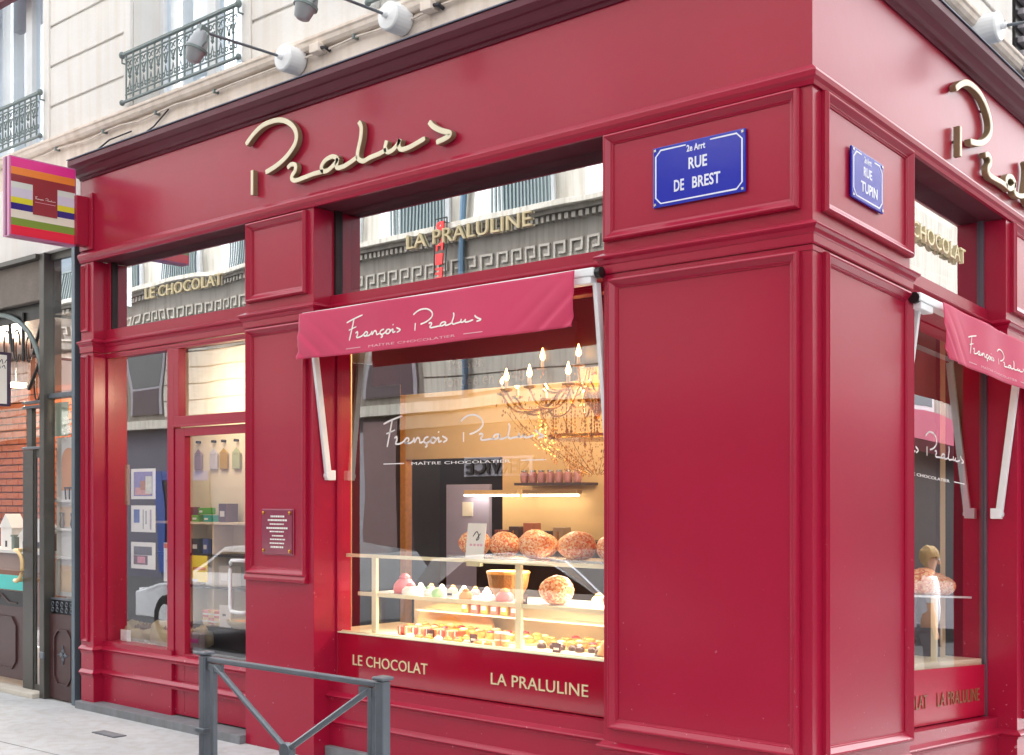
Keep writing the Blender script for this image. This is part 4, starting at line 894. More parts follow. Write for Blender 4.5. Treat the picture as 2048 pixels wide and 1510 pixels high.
for s_ in range(30):
    a = rc.random()*6.28; r_ = .56*math.sqrt(rc.random()); x0_, y0_ = cx_+r_*math.cos(a), cy_+r_*math.sin(a); z0_ = 2.26; n_ = rc.randint(8, 8+int(16*(1-r_/.6))); mb = MB()
    for q_ in range(n_): crystal(mb, Vector((x0_, y0_, z0_-.024*q_)), .0075 if q_ < n_-1 else .013)
    mb.build('crystal_string', _mats['crystal_drop'], ch, kind='stuff')
MB().lathe([(.30, 2.02), (.31, 2.03), (.31, 2.045), (.30, 2.05)], 26, Matrix.Translation((cx_, cy_, 0))).build('hoop', M['gold'], ch)
ld = bpy.data.lights.new('chandelier_light', 'POINT'); ld.energy = 3.5; ld.color = (1, .7, .38); ld.shadow_soft_size = .3; lo = bpy.data.objects.new('chandelier_light', ld); C.objects.link(lo); lo.location = (cx_, cy_-.1, 2.45)

# ---- things behind the left light and the door
def poster(name, lab, x0, x1, z0, z1, y, framecol, parts, cat='poster'):
    t = thing(name, lab, cat, ((x0+x1)/2, y, z0)); MB().box((x0, y, z0), (x1, y+.006, z1)).build('sheet', framecol, t)
    for i, (a, b, c_, d, col) in enumerate(parts):
        w_, h = x1-x0, z1-z0; MB().box((x0+w_*a, y-.0015-.0004*i, z0+h*c_), (x0+w_*b, y-.0002, z0+h*d)).build('print', mat('print_'+col, col, .6, var=.2, scale=25), t)
    return t
poster('framed_poster', 'white framed purple picture, topmost in the left window', -6.03, -5.69, 1.645, 1.885, .19, M['paper'], [(.12, .9, .1, .9, '8c84b8'), (.18, .82, .14, .38, 'd89c94'), (.4, .62, .3, .6, 'b87a5c'), (.62, .88, .18, .75, 'e8e0d0')])
poster('framed_poster', 'white poster with a blue pennant, second in the left window', -6.03, -5.69, 1.385, 1.595, .19, M['paper'], [(.12, .36, .35, .85, '4a6cae'), (.5, .54, .12, .85, 'a8a8a0'), (.62, .66, .3, .8, '8c94a0'), (.8, .86, .1, .85, 'b0a0b0')])
poster('framed_poster', 'white poster with a pink mouth motif, lowest in the left window', -6.03, -5.69, 1.095, 1.305, .19, M['paper'], [(.12, .88, .52, .84, '5c5c60'), (.12, .7, .16, .5, '6a5058'), (.28, .6, .22, .46, 'dc8c98')])
poster('leaflet', 'tall white leaflet with orange heading beside the mullion', -5.56, -5.40, 1.01, 1.31, .185, M['paper'], [(.0, 1., .86, .98, 'd87a50'), (.2, .8, .5, .56, 'c8d8d8')])
poster('leaflet', 'yellow poster stuck inside the door glass', -5.165, -4.97, 1.03, 1.225, .17, M['yellow'], [(.08, .92, .45, .56, 'd87820'), (.0, .4, .0, .10, 'e8e8ec')])
poster('leaflet', 'tan strip of paper at the left window edge', -6.12, -6.06, 1.60, 1.92, .19, mat('tan_paper', '9a7450', .7), [(.3, .7, .1, .9, 'b08c68')])
t = thing('display_shelf', 'low dark display platform behind the left window', 'platform', (-5.6, .4, .3))
MB().box((-6.9, .20, .0), (-5.36, .95, .47)).build('platform', M['darkb'], t); MB().box((-6.9, .97, .0), (-5.36, 1.0, 1.02)).build('backboard', M['darkb'], t)
def sack(lab, x, y, z, s):
    t = thing('jute_sack', lab, 'sack', (x, y, z))
    rs = random.Random(lab); mb = MB(); n = 52; prof = [(.14, 0), (.18, .03), (.185, .07), (.175, .11), (.16, .125), (.135, .12), (.12, .10)]
    vs = []
    for j, (r_, h) in enumerate(prof):
        for i in range(n):
            a = 2*math.pi*i/n; q = r_*s*(1+.07*math.sin(3*a+j*.6)+.06*math.sin(8*a+j*.9)+.04*math.sin(13*a-j)+rs.uniform(-.025, .025)); vs.append((x+q*1.25*math.cos(a), y+q*.8*math.sin(a), z+h*s*(1+.18*math.sin(2*a+1)+rs.uniform(-.05, .05))))
    fs = [(j*n+i, j*n+(i+1) % n, (j+1)*n+(i+1) % n, (j+1)*n+i) for j in range(len(prof)-1) for i in range(n)]; fs.append(tuple(range((len(prof)-1)*n, len(prof)*n)))
    mb.add(vs, fs); mb.build('cloth', M['sack'], t, smooth=True)
    mb = MB()
    for i in range(60):
        a = rs.random()*6.28; q = .11*s*math.sqrt(rs.random()); crystal(mb, Vector((x+q*1.2*math.cos(a), y+q*.8*math.sin(a), z+.105*s+rs.uniform(0, .02))), .012)
    mb.build('beans', mat('cocoa_bean', '7a5a48', .6), t, kind='stuff')
sack('open jute sack of beans at the left of the window floor', -6.12, .42, .475, 1.15)
sack('taller jute sack slumped against the mullion', -5.62, .40, .475, 1.35)
poster('card', 'blank white card leaning on the sack', -6.16, -6.02, .51, .60, .175, M['paper'], [(.1, .9, .1, .9, 'f4f4f4')], 'card')
mb = MB()
for i in range(260): crystal(mb, Vector((rc.uniform(-6.2, -5.42), rc.uniform(.2, .32), .475+rc.random()*.03)), rc.uniform(.006, .013))
tagp(mb.build('spilled_beans', mat('mixed_beans', 'b8a890', .6, var=.5, scale=60)), 'loose pale beans spilled over the window floor', 'beans', kind='stuff')
# white shop furniture seen through the door
t = thing('wall_cabinet', 'tall cream cabinet with pegs facing the door', 'cabinet', (-5.9, 1.3, 0))
CY = .90
MB().box((-6.49, CY, 0), (-5.2, CY+.04, 2.9)).build('back_panel', M['cream2'], t)
for z in (1.44, 1.18, .92): MB().box((-6.49, CY-.2, z), (-5.2, CY-.0005, z+.018)).build('shelf', M['cream2'] if z > 1.3 else M['darkb'], t)
for x in (-6.05, -5.68): MB().box((x, CY-.19, .02), (x+.025, CY-.0006, 1.439)).build('upright', M['cream2'], t)
for i, (x, c_, lab) in enumerate(((-6.12, '8c7484', 'mauve patterned'), (-5.90, 'c8c4cc', 'silver'), (-5.762, 'b8902c', 'amber'), (-5.588, 'b0b890', 'pale green'))):
    b = thing('hanging_sachet', '%s sachet hanging on a black peg behind the door' % lab, 'sachet', (x, CY, 1.9)); MB().tube([(x, CY, 2.125), (x, CY-.04, 2.125)], .012, 8).build('peg', M['black'], b)
    MB().prism([(x-.052, CY-.03), (x+.052, CY-.03), (x+.052, CY-.01), (x-.052, CY-.01)], 1.89, 2.02).build('pouch', mat('sachet_'+c_, c_, .3), b, bevel=.01)
    MB().add([(x-.052, CY-.03, 2.021), (x+.052, CY-.03, 2.021), (x+.052, CY-.01, 2.021), (x-.052, CY-.01, 2.021), (x, CY-.02, 2.07)], [(0, 1, 2, 3), (0, 1, 4), (1, 2, 4), (2, 3, 4), (3, 0, 4)]).build('neck', _mats['sachet_'+c_], b)
for i, (x, z, w_, h, c_, lab) in enumerate(((-5.90, 1.50, .07, .055, '5cae30', 'green box'), (-5.83, 1.44, .08, .055, '38a89c', 'teal box'), (-6.0, 1.44, .09, .055, '70b040', 'lower green box'), (-6.15, 1.44, .1, .12, '703048', 'plum box'), (-5.62, 1.44, .10, .15, '5a4a58', 'grey violet box'), (-5.84, 1.18, .07, .12, '4a60a8', 'blue bag'), (-5.80, .92, .11, .15, 'e8e8e8', 'white carton'), (-5.62, .92, .14, .17, 'd8d0c4', 'large pale carton'), (-6.0, .92, .12, .13, 'a89078', 'tan carton'), (-6.0, 1.18, .10, .12, '241c1c', 'black tin'), (-6.2, 1.18, .1, .14, '3c2c28', 'dark brown tin'))):
    b = thing('product_box', lab+' on the cabinet facing the door', 'box', (x, CY-.1, z)); MB().box((x, CY-.17, z+.0185), (x+w_, CY-.05, z+.0185+h)).build('carton', mat('pb_'+c_, c_, .4, var=.1), b, bevel=.003); MB().box((x+w_*.2, CY-.1715, z+.0185+h*.3), (x+w_*.8, CY-.1702, z+.0185+h*.6)).build('label_print', M['paper'], b)
t = thing('sales_table', 'black table of sweets just inside the door', 'table', (-5.3, .8, 0))
MB().box((-5.75, .42, .63), (-4.4, .68, .66)).build('top', M['black'], t)
for x in (-5.74, -4.5):
    for y in (.43, .63): MB().box((x, y, 0), (x+.05, y+.04, .629)).build('leg', M['black'], t)
MB().box((-5.74, .475, .02), (-4.4, .485, .629)).build('front', mat('charcoal_panel', '403c42', .4), t)
for i in range(6):
    x = -5.47+.075*(i % 3); z = .661+.056*(i//3); b = thing('sweet_pack', '%s row, %s sweet pack of the stack on the table' % (('bottom', 'top')[i//3], ('left', 'middle', 'right')[i % 3]), 'sweet', (x, .55, z), group='sweet packs on the sales table')
    MB().box((x-.034, .50, z), (x+.034, .58, z+.055)).build('pack', mat('sweet_a', 'd86a60', .4) if i % 2 else mat('sweet_b', 'e8c88c', .4), b, bevel=.003); MB().box((x-.034, .4985, z+.02), (x+.034, .4998, z+.034)).build('stripe', M['paper'], b)
poster('price_card', 'white price card tilted beside the sweet packs', -5.24, -5.10, .662, .83, .47, M['paper'], [(.3, .6, .5, .6, '484848')], 'card')
t = thing('basket', 'oval tan basket on the sales table by the handle', 'basket', (-5.0, .6, .62)); MB().lathe([(.12, 0), (.17, .03), (.19, .06), (.18, .065), (.14, .04)], 18, Matrix.Translation((-4.95, .50, .662)) @ Matrix.Scale(.6, 4, (0, 1, 0))).build('bowl', M['sack'], t, smooth=True); MB().lathe([(.12, .045), (.10, .06)], 14, Matrix.Translation((-4.95, .50, .662)) @ Matrix.Scale(.6, 4, (0, 1, 0))).build('contents', M['pastry'], t)
t = thing('gift_bag', 'clear bag with pink label at the foot of the door', 'bag', (-5.35, .35, .5)); MB().prism([(-5.42, .3), (-5.26, .3), (-5.26, .36), (-5.42, .36)], .50, .62).build('bag', mat('bag_grey', '9a9098', .2), t, bevel=.01); MB().box((-5.41, .2985, .545), (-5.27, .2998, .575)).build('band', mat('magenta_band', 'c83c9c', .4), t); MB().box((-5.44, .2, .46), (-4.4, .44, .498)).build('stand', M['black'], t)

# ---- side street window: brioches, rail
t = thing('display_counter', 'pale display counter behind the side street glass', 'display case', (-.5, 2.6, .5))
MB().box((1.15, -.95, .1), (2.70, -.25, .76), FB).build('cabinet', M['slate'], t); MB().box((1.15, -.30, .761), (2.695, -.212, .80), FB).build('front_sill', mat('ivory_profile', 'e6dcb8', .3), t, bevel=.003)
MB().box((1.15, -.95, .80), (2.69, -.212, .82), FB).build('deck', M['cream2'], t)
MB().box((2.0, -.26, .82), (2.03, -.23, 1.20), FB).build('post', _mats['ivory_profile'], t); MB().box((1.15, -.9, 1.20), (2.60, -.24, 1.212), FB).build('shelf', mat('milky_glass', 'e8ecec', .15), t)
for i, (s_, o_, k_, lab) in enumerate(((2.02, -.32, 1.2, 'orange brioche nearest the pillar in the side window'), (2.22, -.32, 1.0, 'second brioche in the side window'), (2.38, -.33, .85, 'small brioche at the end of the side window row'))):
    o = bpy.data.objects.new('praline_brioche', bmes[i]); C.objects.link(o); o.location = FB(s_, o_, 1.214+.066*k_); o.scale = (k_,)*3; tagp(o, lab, 'brioche', 'praline brioches on the counter')
t = thing('ceiling_spot', 'upper ceiling spot in the side street window', 'lamp', FB(2.72, -.6, 2.9)); MB().lathe([(.07, -.004), (.075, .02)], 20, Matrix.Translation(FB(2.78, -.6, 2.713))).build('lens', M['spot'], t); MB().lathe([(.004, .02), (.004, .5)], 6, Matrix.Translation(FB(2.78, -.6, 2.713))).build('rod', M['black'], t)
t = thing('ceiling_spot', 'round lit ceiling spot low in the side street window', 'lamp', FB(2.7, -.6, 2.9)); MB().lathe([(.06, -.004), (.065, .02)], 20, Matrix.Translation(FB(2.70, -.6, 2.90))).build('lens', mat('spot_dim', 'ffe0b0', .3, emit=2), t); MB().lathe([(.004, .02), (.004, .3)], 6, Matrix.Translation(FB(2.70, -.6, 2.90))).build('rod', M['black'], t)
MB().box((-.355, .35, 0), (-.345, .6, 3.0)).build('wall', M['darkb'], rm)
MB().box((-.346, 1.1, 2.75), (-.345, 2.7, 2.9)).build('wall', M['darkb'], rm)
MB().box((3.2, -1.8, 0), (3.25, -.35, 3.0), FB).build('wall', M['darkb'], rm)

# ------------------------------------------------------------------ neighbouring shop at the left
nb = thing('neighbour_shop', 'neighbouring shop front of dark iron, glass and brown panels', 'shop front', (-7.5, 0, 0))
NY = .05; di = M['darkiron']
def N(name, a, b, m=di, parent=nb, **k): return MB().box(a, b).build(name, m, parent, **k)
N('post', (-6.615, 0, -.04), (-6.565, .10, 3.72), mat('blue_grey_iron', '6c7a84', .4, metal=.5), bevel=.004)
N('post', (-7.145, .0, -.04), (-7.065, .10, 3.72), bevel=.004)
N('post', (-6.56, .05, -.04), (-6.47, .2, 3.60), M['black'])
N('lintel', (-12, .03, 3.34), (-7.15, .4, 3.68), mat('weathered_lintel', '7c736c', .85, var=.2, scale=5, bump=.4), bevel=.006)
N('lintel', (-12, .10, 3.20), (-7.15, .4, 3.339), M['black'])
N('ledge', (-12, -.03, 3.682), (-7.15, .4, 3.72), M['darkiron'])
N('band', (-12, .0, 3.722), (-6.47, .4, 4.36), M['wall'])
N('band', (-7.15, .06, 3.66), (-6.47, .4, 3.721), M['darkiron'])
# side panel bay
sp = N('lower_panel', (-7.065, .05, -.03), (-6.615, .10, .68), M['brown'], bevel=.003)
oct_ = lambda x0, x1, z0, z1, c: [(x0+c, z0), (x1-c, z0), (x1, z0+c), (x1, z1-c), (x1-c, z1), (x0+c, z1), (x0, z1-c), (x0, z0+c), (x0+c, z0)]
mb = MB(); stroke(mb, oct_(-6.97, -6.70, .10, .55, .06), .014, -.05, -.036, FA, 1); mb.build('panel_moulding', M['brown'], sp)
mb = MB()
for q in range(4):
    a = R(90*q); mb.lathe([(.004, 0), (.022, .004), (.004, .01)], 8, Matrix.Translation((-6.835+.035*math.cos(a), .05, .345+.035*math.sin(a))) @ Matrix.Rotation(R(90), 4, 'X')); a += R(45)
    stroke(mb, [(-6.835, .345), (-6.835+.08*math.cos(R(90*q)), .345+.08*math.sin(R(90*q)))], .01, -.05, -.04, FA, 1)
mb.build('quatrefoil', M['steel'], sp)
gr = N('grille_band', (-7.065, .07, .68), (-6.615, .10, .80), M['black'])
mb = MB()
for i in range(6):
    for s_ in (-1, 1): mb.tube([(-7.03+.076*i+.018*math.cos(R(q)), .06, .74+s_*.024+.018*math.sin(R(q))) for q in range(0, 331, 30)], .005, 5)
mb.build('scrollwork', M['steel'], gr, kind='stuff')
N('glazing_bar', (-7.065, .04, 2.495), (-6.615, .11, 2.535), M['steel'], bevel=.004)
N('glazing_bar', (-7.065, .06, .80), (-6.615, .10, .815), M['steel'])
N('pane', (-7.065, .08, .815), (-6.615, .086, 2.495), M['gneigh']); N('pane', (-7.065, .08, 2.535), (-6.615, .086, 3.66), M['gtrans'])
N('hinge', (-7.12, -.02, .30), (-7.04, -.001, .36), M['steel'], bevel=.01)
# door side light
sl = N('side_light_frame', (-7.369, .07, -.02), (-7.345, .09, 2.10)); N('side_light_frame', (-7.16, .07, -.02), (-7.146, .09, 2.10)); N('side_light_frame', (-7.345, .07, -.02), (-7.16, .09, .05)); N('side_light_frame', (-7.36, .075, 2.0), (-7.146, .13, 2.07)); 
N('pane', (-7.345, .078, .05), (-7.16, .083, 2.0), M['gneigh'])
for z in (2.075, 2.43, 2.47): N('glazing_bar', (-7.55, .05, z), (-7.146, .12, z+.022), M['steel'], bevel=.003)
N('overlight_frame', (-7.52, .08, 2.10), (-7.43, .12, 2.43)); N('pane', (-7.43, .10, 2.10), (-7.146, .105, 2.43), M['gneigh']); N('pane', (-9.2, .10, 2.50), (-7.146, .105, 3.20), M['gneigh'])
dn = N('door', (-7.55, .06, .0), (-7.371, .075, 2.07), bevel=.004)
N('lower_panel', (-9.0, .07, .06), (-7.551, .12, .70), M['brown'], dn); N('rail', (-9.0, .065, .70), (-7.551, .12, .83), M['black'], dn)
mb = MB(); stroke(mb, oct_(-8.3, -7.68, .15, .60, .07), .014, -.07, -.055, FA, 1); stroke(mb, [(-8.1, .73), (-7.95, .80), (-7.8, .73), (-7.65, .73)], .012, -.065, -.055, FA, 1); mb.build('panel_moulding', M['brown'], dn)
N('pane', (-9.0, .09, .83), (-7.551, .095, 2.45), M['gclear'], dn); N('sticker_band', (-9.0, .085, .84), (-7.56, .0895, .97), M['turq'], dn)
MB().tube(catmull([(-7.55, .055, 1.20), (-7.55, -.01, 1.20), (-7.47, -.03, 1.20), (-7.40, -.03, 1.15), (-7.38, -.03, 1.08), (-7.40, -.03, .99), (-7.47, -.03, .94), (-7.55, -.01, .94), (-7.55, .055, .94)], 4), .017, 10).build('handle', mat('cream_brass', 'e8c890', .3, metal=.3), dn, smooth=True)
N('threshold', (-9.0, -.06, -.04), (-7.15, .3, .0), mat('pale_threshold_stone', 'c8c0b4', .8, var=.1, bump=.3), bevel=.005)
# arch ironwork over the door
mb = MB(); pts = [(-8.1+.88*math.cos(R(a)), .07, 2.62+.68*math.sin(R(a))) for a in range(-5, 186, 8)]; mb.tube(pts, .022, 8); mb.build('arch_rib', M['iron'], nb)
for (A_, B_) in (((-7.42, 2.9), (-7.22, 3.28)), ((-7.60, 3.28), (-7.60, 2.85)), ((-7.5, 2.6), (-7.2, 2.95)), ((-7.85, 3.2), (-7.8, 2.95))): MB().tube([(A_[0], .09, A_[1]), (B_[0], .09, B_[1])], .014, 6).build('iron_bar', M['black'], nb)
for (x, z, r_) in ((-7.72, 3.0, .10), (-7.5, 2.95, .08), (-7.9, 3.02, .09), (-7.35, 2.62, .09), (-7.25, 2.85, .07)):
    MB().tube([(x+r_*.6*math.cos(R(q)), .09, z+r_*1.4*math.sin(R(q))) for q in range(0, 331, 25)], .008, 5).build('scroll', M['black'], nb)
# rose sign
t = thing('rose_sign', 'white box sign with a rose drawing over the neighbouring door', 'sign', (-7.65, -.15, 2.45))
xs = -7.66
MB().box((xs-.05, -.50, 2.455), (xs, .01, 2.925)).build('housing', mat('navy_maroon', '3a2c4c', .4), t, bevel=.006)
MB().box((xs, -.48, 2.475), (xs+.004, -.03, 2.90)).build('face', M['paper'], t)
fr_ = lambda u, o, z: Vector((xs+.004+o, u, z))
mb = MB(); stroke(mb, [(-.14, 2.70), (-.19, 2.72), (-.22, 2.69), (-.18, 2.64), (-.13, 2.66), (-.15, 2.71), (-.18, 2.68)], .012, 0, .001, fr_); stroke(mb, [(-.17, 2.77), (-.20, 2.74), (-.12, 2.73), (-.15, 2.78)], .01, 0, .001, fr_); mb.build('rose', mat('rose_ink', 'a8405c', .6), t)
mb = MB(); stroke(mb, [(-.18, 2.63), (-.22, 2.57), (-.20, 2.50)], .008, 0, .001, fr_); stroke(mb, [(-.21, 2.60), (-.25, 2.61)], .012, 0, .001, fr_); stroke(mb, [(-.17, 2.54), (-.13, 2.55)], .012, 0, .001, fr_)
for i in range(7): stroke(mb, [(-.32+.045*i, 2.83), (-.30+.045*i, 2.86), (-.29+.045*i, 2.82)], .006, 0, .001, fr_)
for i in range(6): stroke(mb, [(-.30+.045*i, 2.79), (-.28+.045*i, 2.81), (-.27+.045*i, 2.78)], .006, 0, .001, fr_)
mb.build('ink', M['ink'], t)
# its interior
ri = thing('neighbour_room', 'brick walled interior of the neighbouring shop', 'room', (-9, 1.6, 0))
MB().box((-13, 1.62, 0), (-6.6, 1.7, 3.3)).build('mortar_wall', M['mortar'], ri)
bme = MB().box((-.125, -.02, -.031), (.125, .0, .031)).mesh('brick'); bme.materials.append(M['brick'])
rb = random.Random(9); nbk = 0
for j in range(26):
    z = .98+.078*j
    for i in range(12):
        x = -11.5+.27*i+(.135 if j % 2 else 0)
        if x > -8.4 or nbk > 290: continue
        o = bpy.data.objects.new('brick', bme); C.objects.link(o); o.parent = ri; o.location = Vector((x, 1.62-rb.uniform(.004, .014), z))-_org[ri.name]; nbk += 1
MB().box((-12, .12, 3.22), (-6.6, 1.6, 3.28)).build('ceiling', M['darkb'], ri)
MB().box((-12, .12, -.04), (-6.6, 1.6, -.01)).build('floor', mat('tan_floor', 'b8a48c', .5), ri)
MB().box((-7.05, .55, 0), (-6.6, .6, 3.2)).build('partition', M['paper'], ri)
for x, y, z, e in ((-9.3, .8, 2.9, 30), (-7.9, .6, 2.8, 3), (-6.9, .30, 2.75, 1.2)):
    ld = bpy.data.lights.new('neighbour_lamp', 'POINT'); ld.energy = e; ld.color = (1, .8, .6); ld.shadow_soft_size = .08; lo = bpy.data.objects.new('neighbour_lamp', ld); C.objects.link(lo); lo.location = (x, y, z)
t = thing('ceiling_spot', 'glowing ceiling lamp inside the neighbouring shop', 'lamp', (-9.4, 1.0, 2.8)); MB().lathe([(.09, -.01), (.1, .03)], 16, Matrix.Translation((-9.15, .8, 2.78))).build('lens', M['spot'], t); MB().lathe([(.005, .03), (.005, .44)], 6, Matrix.Translation((-9.15, .8, 2.78))).build('rod', M['black'], t)
# display behind the narrow pane
t = thing('arched_display', 'white display cabinet with an orange arched niche', 'cabinet', (-6.95, .13, .8))
DX = -.10
MB().box((-7.06+DX, .165, .82), (-6.60+DX, .175, 2.17)).build('back', M['paper'], t)
mb = MB(); vs = [(-6.97+DX, .160, 1.72)]+[(-6.85+DX-.12*math.cos(math.pi*i/12), .160, 1.95+.13*math.sin(math.pi*i/12)) for i in range(13)]+[(-6.73+DX, .160, 1.72)]
mb.add([Vector(v) for v in vs]+[Vector(v)+Vector((0, .004, 0)) for v in vs], [tuple(range(len(vs)))]+[(i, (i+1) % len(vs), len(vs)+(i+1) % len(vs), len(vs)+i) for i in range(len(vs))]); mb.build('niche', M['orange'], t)
for z in (1.62, 1.38, 1.14): MB().box((-7.06+DX, .115, z), (-6.60+DX, .1645, z+.02)).build('shelf', M['paper'], t)
for z, h_ in ((1.41, .17), (.86, .22)): MB().box((-6.99+DX, .160, z), (-6.64+DX, .1645, z+h_)).build('niche', mat('peach_panel', 'f0cfa8', .6), t)
MB().box((-7.03+DX, .14, .83), (-7.0+DX, .1645, 1.13)).build('pilaster', M['paper'], t)
for x, z, c_, lab in ((-6.92+DX, 1.401, '9a948c', 'grey vase on the white display shelf'), (-6.74+DX, 1.401, '5a5450', 'dark vase on the white display shelf')):
    b = thing('vase', lab, 'vase', (x, .14, z)); MB().lathe([(.014, 0), (.022, .03), (.014, .09), (.02, .12)], 12, Matrix.Translation((x, .137, z))).build('body', mat('vase_'+c_, c_, .3), b, smooth=True); MB().lathe([(.016, .121), (.022, .125), (.016, .13)], 12, Matrix.Translation((x, .137, z))).build('rim', M['iron'], b)
b = thing('wire_basket', 'small black wire stand on the upper display shelf', 'stand', (-6.82+DX, .14, 1.64))
for dx in (-.06, 0, .06): MB().tube([(-6.80+DX+dx, .14, 1.641), (-6.80+DX+dx*1.2, .14, 1.74)], .006, 5).build('leg', M['black'], b)
MB().tube([(-6.88+DX, .14, 1.74), (-6.72+DX, .14, 1.74)], .008, 5).build('rim', M['black'], b)
t = thing('price_list', 'pale green sheet with speckled print behind the narrow pane', 'poster', (-7.0, .16, 2.2)); MB().box((-7.16, .150, 2.18), (-6.94, .155, 2.47)).build('sheet', mat('mint_sheet', 'c8dcc8', .7), t)
mb = MB(); [crystal(mb, Vector((-6.92+rb.gauss(0, .04), .14, 2.26+rb.gauss(0, .05))), .010) for _ in range(26)]; mb.build('flowers', M['paper'], t, kind='stuff')
for i, (x, y, z, w_, h, c_, lab) in enumerate(((-8.05, .55, 1.161, .09, .14, '8c5a3a', 'brown tin'), (-8.36, .52, 1.161, .07, .10, 'b8a070', 'tan tin'), (-8.66, .52, 1.161, .06, .12, '6c7c6a', 'green tin'), (-7.62, .9, 1.05, .16, .30, 'e4dccc', 'white lantern'), (-7.80, .9, 1.05, .10, .18, 'd0b890', 'straw box'))):
    b = thing('shop_ware', lab+' among the goods behind the neighbouring glass', 'box', (x, y, z)); MB().box((x-w_/2, y, z), (x+w_/2, y+w_, z+h)).build('body', mat('ware_'+c_, c_, .5, var=.15), b, bevel=.008); MB().box((x-w_/2-.004, y-.004, z+h+.001), (x+w_/2+.004, y+w_+.004, z+h+.02)).build('lid', mat('ware_'+c_, c_, .5), b)
t = thing('side_table', 'pale table carrying wares behind the side light', 'table', (-7.7, 1.0, 0)); MB().box((-8.3, .8, 1.02), (-7.4, 1.25, 1.048)).build('top', M['cream2'], t); MB().box((-8.25, .85, -.01), (-7.45, 1.2, 1.019)).build('body', mat('tan_floor', 'b8a48c', .5), t)
# white wooden houses and shelf behind the door
t = thing('window_shelf', 'white shelf with clutter behind the neighbouring door', 'shelf', (-8.4, .6, 1.15)); MB().box((-10.5, .45, 1.13), (-8.0, .85, 1.16)).build('board', M['paper'], t); MB().box((-10.5, .5, .96), (-8.0, .55, 1.12)).build('rail', mat('shelf_rail', 'a88878', .6), t)
for i, (x, h, w_) in enumerate(((-8.22, .30, .22), (-8.50, .20, .18), (-8.85, .34, .22))):
    b = thing('wooden_house', ('white wooden house nearest the brass handle', 'small white wooden house second from the handle', 'white wooden house farthest from the handle')[i], 'ornament', (x, .6, 1.161))
    MB().box((x-w_/2, .55, 1.161), (x+w_/2, .68, 1.161+h*.6)).build('body', M['paper'], b); MB().add([(x-w_*.6, .54, 1.162+h*.6), (x+w_*.6, .54, 1.162+h*.6), (x, .54, 1.161+h), (x-w_*.6, .69, 1.162+h*.6), (x+w_*.6, .69, 1.162+h*.6), (x, .69, 1.161+h)], [(0, 1, 2), (3, 4, 5), (0, 1, 4, 3), (1, 2, 5, 4), (2, 0, 3, 5)]).build('roof', M['paper'], b); MB().box((x-.02, .5485, 1.18), (x+.02, .5498, 1.24)).build('door', M['ink'], b)

# ------------------------------------------------------------------ buildings across the streets (seen mirrored in the glass)
op = thing('facing_building', 'pale stone building across the street mirrored in the windows', 'building', (-10, -10, 0))
OY = -10
def O(name, a, b, m, parent=op, **k): return MB().box(a, b).build(name, m, parent, **k)
O('wall', (-40, OY-3, 5.35), (6, OY, 10.5), M['oppw']); O('wall', (-40, OY-3, 3.2), (6, OY, 5.345), M['opps'])
O('ledge', (-40, OY+.001, 6.360), (6, OY+.35, 6.460), M['oppw'], bevel=.01); O('ledge', (-40, OY+.001, 6.280), (6, OY+.22, 6.355), M['opps']); O('ledge', (-40, OY+.001, 5.340), (6, OY+.10, 5.420), mat('key_stone', '9a948a', .85, var=.08)); O('ledge', (-40, OY+.001, 5.28), (6, OY+.2, 5.40), M['opps'])
O('frieze', (-40, OY+.001, 5.430), (6, OY+.03, 6.275), M['opps'])
mb = MB(); q_ = -26
while q_ < -4: mb.box((q_, OY+.031, 6.170), (q_+.07, OY+.15, 6.270)); q_ += .13
mb.build('dentil_band', _mats['key_stone'], op, kind='stuff')
mb = MB(); kx = -26
while kx < -4:                        # greek key relief
    y_ = OY+.031; d = .035
    def bar(x0, x1, z0, z1): mb.box((kx+x0, y_, z0), (kx+x1, y_+d, z1))
    bar(0, .325, 5.500, 5.540); bar(0, .04, 5.541, 5.860); bar(.041, .25, 5.820, 5.860); bar(.21, .25, 5.660, 5.819); bar(.11, .209, 5.660, 5.700)
    kx += .335
mb.build('greek_key', _mats['key_stone'], op, kind='stuff')
for i in range(8):
    x = -25.95+2.45*i
    f_ = O('window_frame', (x, OY+.001, 6.480), (x+1.35, OY+.05, 8.840), M['shut']); O('pane', (x+.12, OY+.051, 6.540), (x+1.23, OY+.055, 8.740), mat('dim_glass', '56646f', .1), f_)
    O('shutter', (x-.5, OY+.001, 6.480), (x-.03, OY+.06, 8.840), M['shut'])
    g_ = MB(); [g_.box((x+.085*j_, OY+.20, 6.480), (x+.085*j_+.04, OY+.22, 7.140)) for j_ in range(17)]; g_.box((x-.05, OY+.19, 7.141), (x+1.45, OY+.24, 7.190)); g_.build('window_guard', M['iron'], op)
MB().tube([(-11.95, OY+.12, 3.2), (-11.95, OY+.12, 10.4)], .06, 8).build('downpipe', mat('blue_pipe', '5a7488', .4, metal=.4), op)
for x in (-22.6, -14.6, -6.0):
    f_ = O('window_frame', (x, OY+.001, 3.56), (x+1.35, OY+.04, 5.1), M['greyp']); O('pane', (x+.1, OY+.041, 4.2), (x+1.25, OY+.045, 5.0), M['carg'], f_); O('pane', (x+.1, OY+.041, 3.56), (x+1.25, OY+.05, 4.15), M['slate'], f_)
for z in (3.5, 3.85, 4.2, 4.55, 4.9):
    O('stone_course', (-40, OY+.001, z), (-22.8, OY+.02, z+.32), M['oppw']); O('stone_course', (-21.2, OY+.001, z), (-14.75, OY+.02, z+.32), M['oppw']); O('stone_course', (-13.1, OY+.001, z), (-6.2, OY+.02, z+.32), M['oppw'])
O('cornice', (-40, OY+.001, 3.2), (6, OY+.25, 3.40), M['oppw'])
O('wall', (-40, OY-3, -.2), (-14.6, OY, 3.195), M['lav']); O('wall', (-14.6, OY-3, -.2), (6, OY, 3.195), M['slate'])
